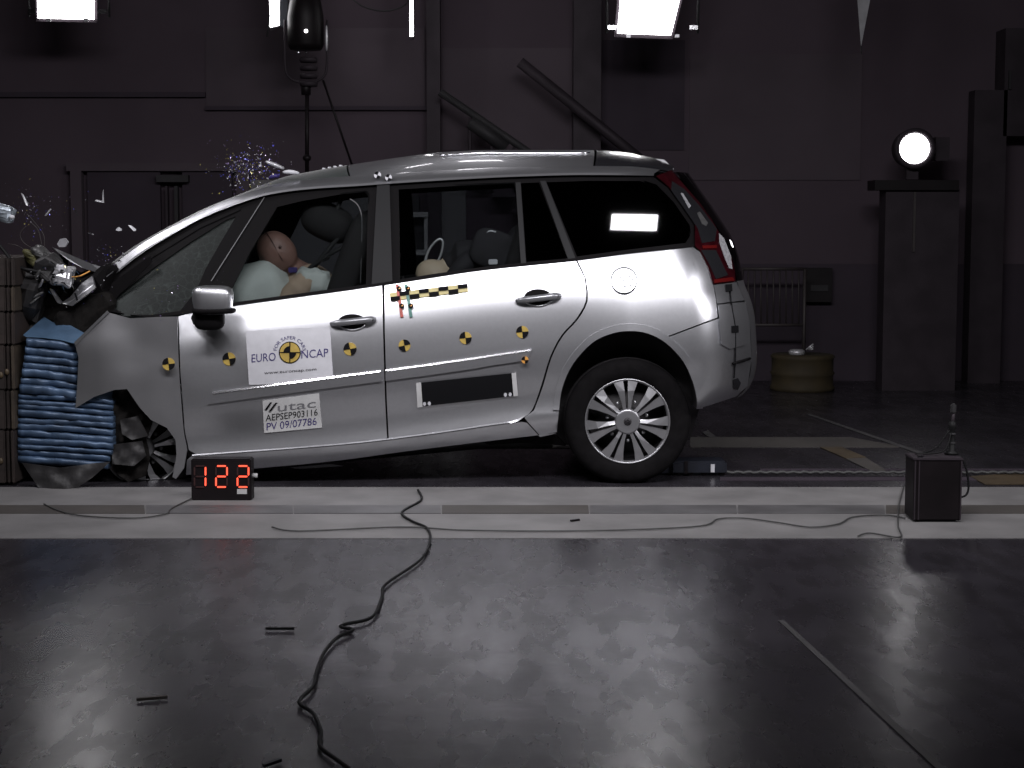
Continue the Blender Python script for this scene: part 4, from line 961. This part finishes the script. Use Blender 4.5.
for i, pts in enumerate([[(42, 246), (38, 230), (30, 222)], [(44, 248), (44, 236), (36, 224), (27, 214)], [(36, 250), (24, 243), (20, 234), (26, 226)], [(30, 254), (18, 246), (8, 244)]]):
    add('loose_wire', MB().tube(cat([U(x, y, .2 + .05*i) for x, y in pts], 5), .0022, 5), M['rail'])
wl = panel('wheel_liner', [(113, 389), (128, 388), (146, 412), (152, 424), (146, 440), (150, 458), (146, 476), (128, 482), (112, 470), (108, 440)], M['liner'], step=4, th=.01, pos=lambda x, y, d: U(x, y, .12 + .06*noise.noise(Vector((x/9, y/9, 1)))))
panel('liner_fold', [(120, 420), (138, 416), (148, 436), (132, 440), (122, 434)], M['plastic'], step=4, th=.01, pos=lambda x, y, d: U(x, y, .07 + .03*noise.noise(Vector((x/8, y/8, 4)))))
panel('liner_fold', [(112, 445), (142, 441), (146, 456), (134, 466), (112, 464)], M['plastic'], step=4, th=.01, pos=lambda x, y, d: U(x, y, .07 + .03*noise.noise(Vector((x/8, y/8, 7)))))
panel('bumper_skin', [(22, 463), (60, 468), (96, 463), (110, 462), (92, 478), (72, 491), (50, 493), (38, 487)], M['plastic'], step=4, th=.008, pos=lambda x, y, d: U(x, y, -.12 + .05*((x - 60)/40)**2 + .03*noise.noise(Vector((x/12, y/12, 3)))))
panel('cowl', [(94, 301), (104, 306), (112, 283), (150, 256), (152, 262), (118, 296), (106, 312), (92, 325), (86, 330), (82, 318)], M['black_trim'], step=4, th=.01, pos=lambda x, y, d: U(x, y, .22))

# ================================================================== barrier
bx = U(17, 400, .05).x
bar_ = empty('barrier_wall', (bx - .45, .55, 0)); tag(bar_, 'brown steel and concrete crash block wall at the left picture edge', 'barrier'); bpy.context.view_layer.update()
def bl(x0, y0, x1, y1, m, Y=.0, th=1.1): under(bar_, MB().bevbox(((U(x0, y0, Y).x + U(x1, y1, Y).x)/2, Y + th/2, (U(x0, y0, Y).z + max(0.003, U(x1, y1, Y).z))/2), (U(x1, y1, Y).x - U(x0, y0, Y).x, th, U(x0, y0, Y).z - max(0.003, U(x1, y1, Y).z)), .006).build('block', M[m]))
rows = [258, 286.5, 312, 345, 390, 430, 484]
for i in range(6):
    bl(-80, rows[i] + .3, -30, rows[i+1] - .3, 'rust'); bl(-29.6, rows[i] + .3, 5.6, rows[i+1] - .3, 'rust')
    bl(6, rows[i] + .3, 10, rows[i+1] - .3, 'rust'); bl(10.3, rows[i] + .3, 14.8, rows[i+1] - .3, 'rust2' if i in (1, 3, 4) else 'rust', -.02)
for (x, y) in ((1, 375), (7, 372), (1, 461)): under(bar_, MB().sup(U(x, y, -.005), (.025, .02, .035), 1, 1, n=8, m=6).build('bolt', M['mark_yellow']))
# blue deformable element
df = empty('deformable_barrier', (U(65, 400, .1).x, .45, U(65, 468, .08).z)); tag(df, 'blue corrugated crushed barrier element under the car nose', 'barrier'); bpy.context.view_layer.update()
LX = crv([(335, 26.5), (355, 24), (375, 21), (395, 18.5), (430, 17.8), (455, 17.8), (470, 22)])
RX1 = crv([(335, 76), (350, 79), (365, 79.5), (400, 77)])
def fold(y0, hgt, xr, k):
    x0 = LX(y0); n = 22; rows_ = [(-.04, .034), (.05, .010), (.17, .0), (.5, .001), (.86, .010), (.97, .034)]
    V = []; Fc = []
    ph = rnd.uniform(0, 6); am = rnd.uniform(.6, 1.6); lift = rnd.uniform(-.012, .012)
    for i in range(n + 1):
        t = i/n; x = x0 + (xr - x0)*t
        sag = 6.5*t - 3*t*(1-t) + am*math.sin(t*4 + ph)*.6 + .8*noise.noise(Vector((x/9, k*1.7, 9)))
        for (q, yy) in rows_:
            V.append(U(x, y0 + hgt*q + sag, .03 + yy + lift + .022*noise.noise(Vector((x/13, k*.8 + q*.3, 0))) + .008*noise.noise(Vector((x/5, k*3.1, 4))) + .06*max(0, t - .9)/.1*(.4)))
    m_ = len(rows_)
    for i in range(n):
        for j in range(m_-1): Fc.append((i*m_+j, i*m_+j+1, (i+1)*m_+j+1, (i+1)*m_+j))
    nf = len(V); V += [v + Vector((0, .35, 0)) for v in V]; F2 = [tuple(a + nf for a in f[::-1]) for f in Fc]
    loop = list(range(0, (n+1)*m_, m_)) + [n*m_ + j for j in range(1, m_)] + [i*m_ + m_-1 for i in range(n-1, -1, -1)] + list(range(m_-2, 0, -1))
    F3 = [(loop[i], loop[(i+1) % len(loop)], loop[(i+1) % len(loop)] + nf, loop[i] + nf) for i in range(len(loop))]
    o = mesh_obj('fold', V, Fc + F2 + F3, M['blue_barrier'], None, [True]*len(Fc) + [True]*len(F2) + [False]*len(F3)); under(df, o)
y = 338.0; k = 0
while y < 461:
    h = rnd.uniform(5.2, 7.6) * (1.25 if y < 385 else 1.0)
    xr = RX1(y) if y < 386 else (113 if y < 440 else 113 - (y - 440)*.35)
    fold(y, h, xr, k); y += h*.97; k += 1
under(df, MB().bevbox(((U(25, 400, .05).x + U(108, 400, .05).x)/2, .75, (U(60, 345, .3).z + U(60, 462, .3).z)/2), (U(108, 400, .05).x - U(25, 400, .05).x, .7, U(60, 345, .3).z - U(60, 462, .3).z), .01).build('core', M['blue_barrier']))
TS = [(23, 335), (31, 328), (44, 317), (52, 322), (66, 323), (84, 333), (74, 343.5), (60, 340), (44, 338), (26, 337)]
o = panel('top_sheet', TS, M['blue_sheet'], None, step=3.5, th=.006, pos=lambda x, y, d: U(x, y, .02 + .010*(340 - y) + .02*noise.noise(Vector((x/8, y/8, 0))))); under(df, o)
under(df, MB().box((U(60, 464, .1).x + .05, .55, U(60, 466, .3).z/2 - .005), (.30, .6, max(.02, U(60, 466, .3).z - .02))).build('support', M['steel_dark']))

# ================================================================== dummies
def dummy(name, label, skin, suit, joints, headc, headrot, hs, vox, suit_parts):
    """continuous body: tapered limbs and a shaped head fused into one surface"""
    mb = MB()
    for chain in joints:
        P = cat([Vector(p[:3]) for p in chain], 4); rr = [p[3] for p in chain]; L = len(P) - 1
        rad = [rr[min(int(i/4), len(rr)-1)] + ((rr[min(int(i/4)+1, len(rr)-1)] - rr[min(int(i/4), len(rr)-1)]) * (i % 4)/4) for i in range(len(P))]
        mb.tube(P, rad, 14)
        for p, r in ((P[0], rad[0]), (P[-1], rad[-1])): mb.sup(p, (2*r, 2*r, 2*r), 1, 1, n=12, m=8)
    Mh = headrot
    def hf(v):                                     # face towards -X
        z = v.z/hs; x = v.x/hs; y = v.y/hs
        w = Vector(v)
        if z < -.2: w.x += -.10*hs*max(0, -x)*(-z); w.y *= 1 + .35*(z + .2)
        if x < 0: w.x -= hs*.16*math.exp(-(y/.09)**2 - ((z + .08)/.13)**2)        # nose
        if x < 0: w.x += hs*.05*(math.exp(-((abs(y) - .17)/.09)**2 - ((z - .06)/.08)**2))   # eye sockets
        if x < 0: w.x += hs*.03*math.exp(-(y/.16)**2 - ((z + .32)/.03)**2)      # mouth line
        return w
    mb.sup(headc, (hs*.92, hs*.76, hs*1.12), .95, .95, Mh, 40, 30, fn=hf)
    for s in (-1, 1): mb.sup(Vector(headc) + Mh @ Vector((.05*hs, s*.37*hs, -.02*hs)), (.16*hs, .08*hs, .26*hs), 1, 1, Mh, 12, 8)
    o = mb.build(name, skin); tag(o, label, 'dummy')
    rm = o.modifiers.new('fuse', 'REMESH'); rm.mode = 'VOXEL'; rm.voxel_size = vox; rm.use_smooth_shade = True
    sm = o.modifiers.new('smooth', 'SMOOTH'); sm.factor = .5; sm.iterations = 3
    if suit_parts:
        sb = MB()
        for chain in suit_parts:
            P = [Vector(p[:3]) for p in chain]; sb.tube(cat(P, 3), [p for q in range(len(chain)-1) for p in [chain[q][3]]*3] + [chain[-1][3]], 14)
            for p in chain: sb.sup(p[:3], (2*p[3],)*3, 1, 1, n=12, m=8)
        s_ = sb.build('shirt', suit, o); rm = s_.modifiers.new('fuse', 'REMESH'); rm.mode = 'VOXEL'; rm.voxel_size = vox*1.2; rm.use_smooth_shade = True
    return o
def hand(w_, dirv, side, s=1.):                     # palm and five curled fingers as tapered chains
    w_ = Vector(w_); d = Vector(dirv).normalized(); sd = Vector(side).normalized(); dn = d.cross(sd).normalized(); out = []
    out.append([(*w_, .026*s), (*(w_ + d*.05*s), .033*s), (*(w_ + d*.09*s), .03*s)])
    for k, L in enumerate((.070, .080, .074, .058)):
        b = w_ + d*.09*s + sd*(k - 1.5)*.021*s
        out.append([(*b, .0095*s), (*(b + d*L*.5*s + dn*.012*s), .009*s), (*(b + d*L*.8*s + dn*.035*s), .0075*s)])
    b = w_ + d*.035*s - sd*.03*s
    out.append([(*b, .012*s), (*(b - sd*.03*s + d*.025*s), .0105*s), (*(b - sd*.035*s + d*.055*s + dn*.01*s), .009*s)])
    return out
hip = U(342, 345, .52); chest = U(310, 292, .52); neck = U(292, 266, .52); hc = U(277, 252, .47)
shL, shR = chest + Vector((-.01, -.17, .05)), chest + Vector((-.01, .17, .05))
J = [[(*hip, .15), (*(hip.lerp(chest, .5)), .14), (*chest, .15), (*neck, .06), (*hc, .055)]]
for sh in (shL, shR):
    el = sh + Vector((-.20, 0, -.20)); wr = el + Vector((-.22, .05 if sh is shL else -.05, .02))
    J.append([(*chest, .09), (*sh, .062), (*el, .045), (*wr, .03)]); J += hand(wr, (-1, 0, .1), (0, 1 if sh is shR else -1, 0), 1)
for s in (-1, 1):
    kn = hip + Vector((-.42, s*.10, .06)); ft = kn + Vector((-.16, 0, -.38))
    J.append([(*(hip + Vector((0, s*.09, 0))), .095), (*kn, .06), (*ft, .042), (*(ft + Vector((-.16, 0, -.02))), .035)])
SJ = [[(*hip.lerp(chest, .3), .155), (*hip.lerp(chest, .7), .158), (*chest, .162)]] + [[(*chest, .1), (*sh, .07), (*(sh + Vector((-.11, 0, -.11))), .06)] for sh in (shL, shR)]
dm = dummy('crash_dummy', 'brown crash test dummy bent forward into the white airbag at the wheel', M['dummy_skin'], M['dummy_shirt'], J, hc, Matrix.Rotation(R(-38), 3, 'Y'), .225, .008, SJ)
sm_ = MB().tube([hc + Matrix.Rotation(R(-38), 3, 'Y') @ Vector((.015 + .012*math.sin(t*2), -.088*math.cos(t), .128*math.sin(t))) for t in np.linspace(-.5, 2.0, 16)], .0028, 6).build('head_seam', M['dummy_line'], dm)
MB().lathe((hc.x + .03, hc.y - .088, hc.z + .03), [(0, -.004), (.008, -.004), (.008, .01)], 'Y', 12).build('head_bolt', M['dummy_line'], dm)
MB().bevbox(hc + Vector((.095, -.05, -.10)), (.05, .02, .03), .004).build('chin_marker', M['ink_blue'], dm)
# child dummy and its seat
chp = U(486, 292, .52); cch = U(476, 262, .52); cnk = U(452, 262, .52); chc = U(434, 275, .50)
J = [[(*chp, .10), (*cch, .105), (*cnk, .045), (*chc, .04)]]
for s in (-1, 1):
    sh = cch + Vector((-.05, s*.12, .0)); el = sh + Vector((-.10, 0, -.12)); wr = el + Vector((-.13, 0, -.02))
    J.append([(*cch, .06), (*sh, .045), (*el, .034), (*wr, .024)]); J += hand(wr, (-1, 0, 0), (0, s, 0), .7)
    kn = chp + Vector((-.26, s*.07, -.02)); J.append([(*(chp + Vector((0, s*.06, -.02))), .07), (*kn, .048), (*(kn + Vector((-.05, 0, -.22))), .034), (*(kn + Vector((-.14, 0, -.23))), .03)])
SJ = [[(*chp, .108), (*cch, .115), (*cnk, .06)]] + [[(*cch, .07), (*(cch + Vector((-.05, s*.12, 0))), .052), (*(cch + Vector((-.15, s*.12, -.12))), .042)] for s in (-1, 1)]
dummy('child_dummy', 'small child crash test dummy with beige head bowed behind the rear door window', M['child_skin'], M['child_suit'], J, chc, Matrix.Rotation(R(-75), 3, 'Y'), .19, .008, SJ)
cs = empty('child_restraint', U(505, 300, .55)); tag(cs, 'dark padded child seat on the rear bench behind the rear door window', 'child seat'); bpy.context.view_layer.update()
under(cs, MB().sup(U(508, 268, .55), (.16, .42, .50), .5, .5, Matrix.Rotation(R(22), 3, 'Y')).build('shell', M['child_suit']))
under(cs, MB().sup(U(480, 303, .55), (.40, .42, .16), .5, .5).build('base', M['child_suit']))
for yy in (.36, .76): under(cs, MB().sup(U(494, 250, yy), (.26, .06, .22), .6, .6, Matrix.Rotation(R(20), 3, 'Y')).build('side_wing', M['child_suit']))
under(cs, MB().bevbox(U(493, 262, .31), (.05, .015, .03), .004).build('label', M['white']))
under(cs, MB().tube(cat([U(485, 234, .34), U(490, 231, .34), (U(496, 232, .34))], 4), .005, 6).build('strap_guide', M['white']))

# ================================================================== flying pieces
def shard(px, py, y, pts, m, label, th=.012, group=None, nm='glass_shard', bend=.0):
    c = U(px, py, y); n = len(pts)
    A = [U(px + x, py + q, y + rnd.uniform(-.02, .02)) for x, q in pts]; B = [a + Vector((0, th, 0)) + (c - a)*.15 for a in A]
    o = mesh_obj(nm, A + B, [tuple(range(n)), tuple(range(n, 2*n))[::-1]] + [(i, (i+1) % n, (i+1) % n + n, i + n) for i in range(n)], m)
    tag(o, label, 'fragment', 'fragments flying from the crash'); return o
WS = M['white']
shard(62, 243, .1, [(-5, 1), (-2, -4), (3, -5), (6, -1), (3, 4), (-3, 4)], WS, 'white lump of debris flying just above the crushed bonnet edge', .04, nm='flying_fragment')
shard(118.5, 229, .2, [(-3, 1), (0, -2), (3, 0), (3, 1.6), (-1, 2)], WS, 'left of two white chips flying above the windscreen pillar', .02, nm='flying_fragment')
shard(132, 228, .2, [(-4, -3), (-1, -2.5), (4, 1.5), (3.5, 3), (1.5, 3)], WS, 'right of two white chips flying above the windscreen pillar', .02, nm='flying_fragment')
o = shard(99.5, 197, .2, [(4, -8), (4.6, 6), (-4.5, 4), (-4, 3), (3, 4.5), (3, -4)], M['silver_sheet'], 'triangular metal fragment spinning high above the crushed bonnet', .008, nm='flying_fragment')
shard(25, 199, .15, [(-4, -6), (-2, -5), (3, 5), (3, 7), (1, 6)], M['silver_sheet'], 'long pale sliver flying near the top of the debris cloud', .008, nm='flying_fragment')
shard(48, 212, .15, [(-3.5, 3.5), (2.5, -3.5), (3.5, -3), (-2, 4)], M['silver_sheet'], 'thin slanted sliver flying above the blue barrier', .006, nm='flying_fragment')
shard(76, 213, .15, [(-2, -3), (-1, -3), (2.5, 2.5), (1.5, 3)], M['steel_grey'], 'dark thin sliver flying between the triangle and the slanted sliver', .006, nm='flying_fragment')
shard(90.5, 233.5, .15, [(-3, -1), (0, -.6), (3.4, .6), (3, 1.4), (-1, .4)], M['silver_sheet'], 'thin level sliver flying above the bonnet edge', .006, nm='flying_fragment')
shard(119, 261, .1, [(-2, 0), (0, -1.6), (2.4, 0), (1, 1.6)], WS, 'white chip just above the lower end of the windscreen pillar', .012, nm='flying_fragment')
c = MB().sup((0, 0, 0), (.13, .10, .09), .6, .6, Matrix.Rotation(.15, 3, 'Y'), 14, 10, fn=lambda v: v*(1 + .5*noise.noise(v*22))); q = U(5, 213, .1); c.V = [v + q for v in c.V]; c.S = [False]*len(c.S)
tag(c.build('flying_fragment', mat('torn_lamp', (.30, .34, .38), .3, .5, .4, 20)), 'torn blue grey lamp piece flying at the left edge above the barrier', 'fragment')
MBt = MB().sup(U(12, 217, .04), (.03, .02, .022), .7, .7, n=8, m=6).build('bright_chip', WS); tag(MBt, 'bright white chip beside the torn lamp piece at the left edge', 'fragment')
for i, (px, py, a, b, lab) in enumerate([(275, 166, 9, .5, 'thin bent strip thrown up at the front edge of the roof'), (291, 173, 8, .1, 'white curled strip lying along the front edge of the roof'), (274, 177, 5, -.3, 'small blue chip on the pillar below the glass spray')]):
    o = MB().tube(cat([U(px - a, py - a*b, .45), U(px, py - 1, .43), U(px + a, py + a*b*.6, .45)], 4), [.006, .009, .011, .012, .012, .012, .011, .01, .006], 6).build('flying_fragment', [M['silver_sheet'], WS, M['ink_blue']][i]); tag(o, lab, 'fragment')
GL = [mat('glint_%s' % n_, c_, .1, .3, spec=1) for n_, c_ in (('white', (.8, .8, .85)), ('blue', (.10, .10, .5)), ('violet', (.22, .16, .3)), ('yellow', (.4, .36, .12)), ('grey', (.2, .2, .22)))]
def dust(name, n, px, py, sx, sy, y, label, smin, smax):
    V = []; Fc = []; mi = []
    for i in range(n):
        x, q = rnd.gauss(px, sx), rnd.gauss(py, sy); c = U(x, q, y + rnd.gauss(0, .12)); s = rnd.uniform(smin, smax)*(2 if rnd.random() < .06 else 1)
        k = len(V); V += [c + Vector((rnd.uniform(-s, s), rnd.uniform(-s, s), rnd.uniform(-s, s))) for _ in range(4)]
        Fc += [(k, k+1, k+2), (k, k+2, k+3), (k, k+3, k+1), (k+1, k+3, k+2)]; mi += [rnd.choice((0, 1, 1, 2, 2, 3, 4, 4))]*4
    o = mesh_obj(name, V, Fc, None, None, False, mats=GL, midx=mi); tag(o, label, 'glass spray', None, 'stuff')
dust('glass_spray', 560, 248, 168, 17, 12, .5, 'sparkling cloud of windscreen glass crumbs above the front of the roof', .002, .0065)
dust('glass_spray', 190, 30, 210, 19, 15, .15, 'sparse spray of fine glass crumbs at the left edge above the barrier', .0015, .005)
dust('glass_spray', 70, 112, 254, 9, 6, .15, 'small cluster of glass crumbs above the bonnet hinge', .0015, .005)
dust('glass_spray', 60, 60, 280, 22, 16, .05, 'loose crumbs of glass over the crushed engine bay', .0015, .006)
dust('glass_spray', 60, 170, 300, 26, 12, -.02, 'glass crumbs scattered in front of the cracked quarter window', .0015, .005)
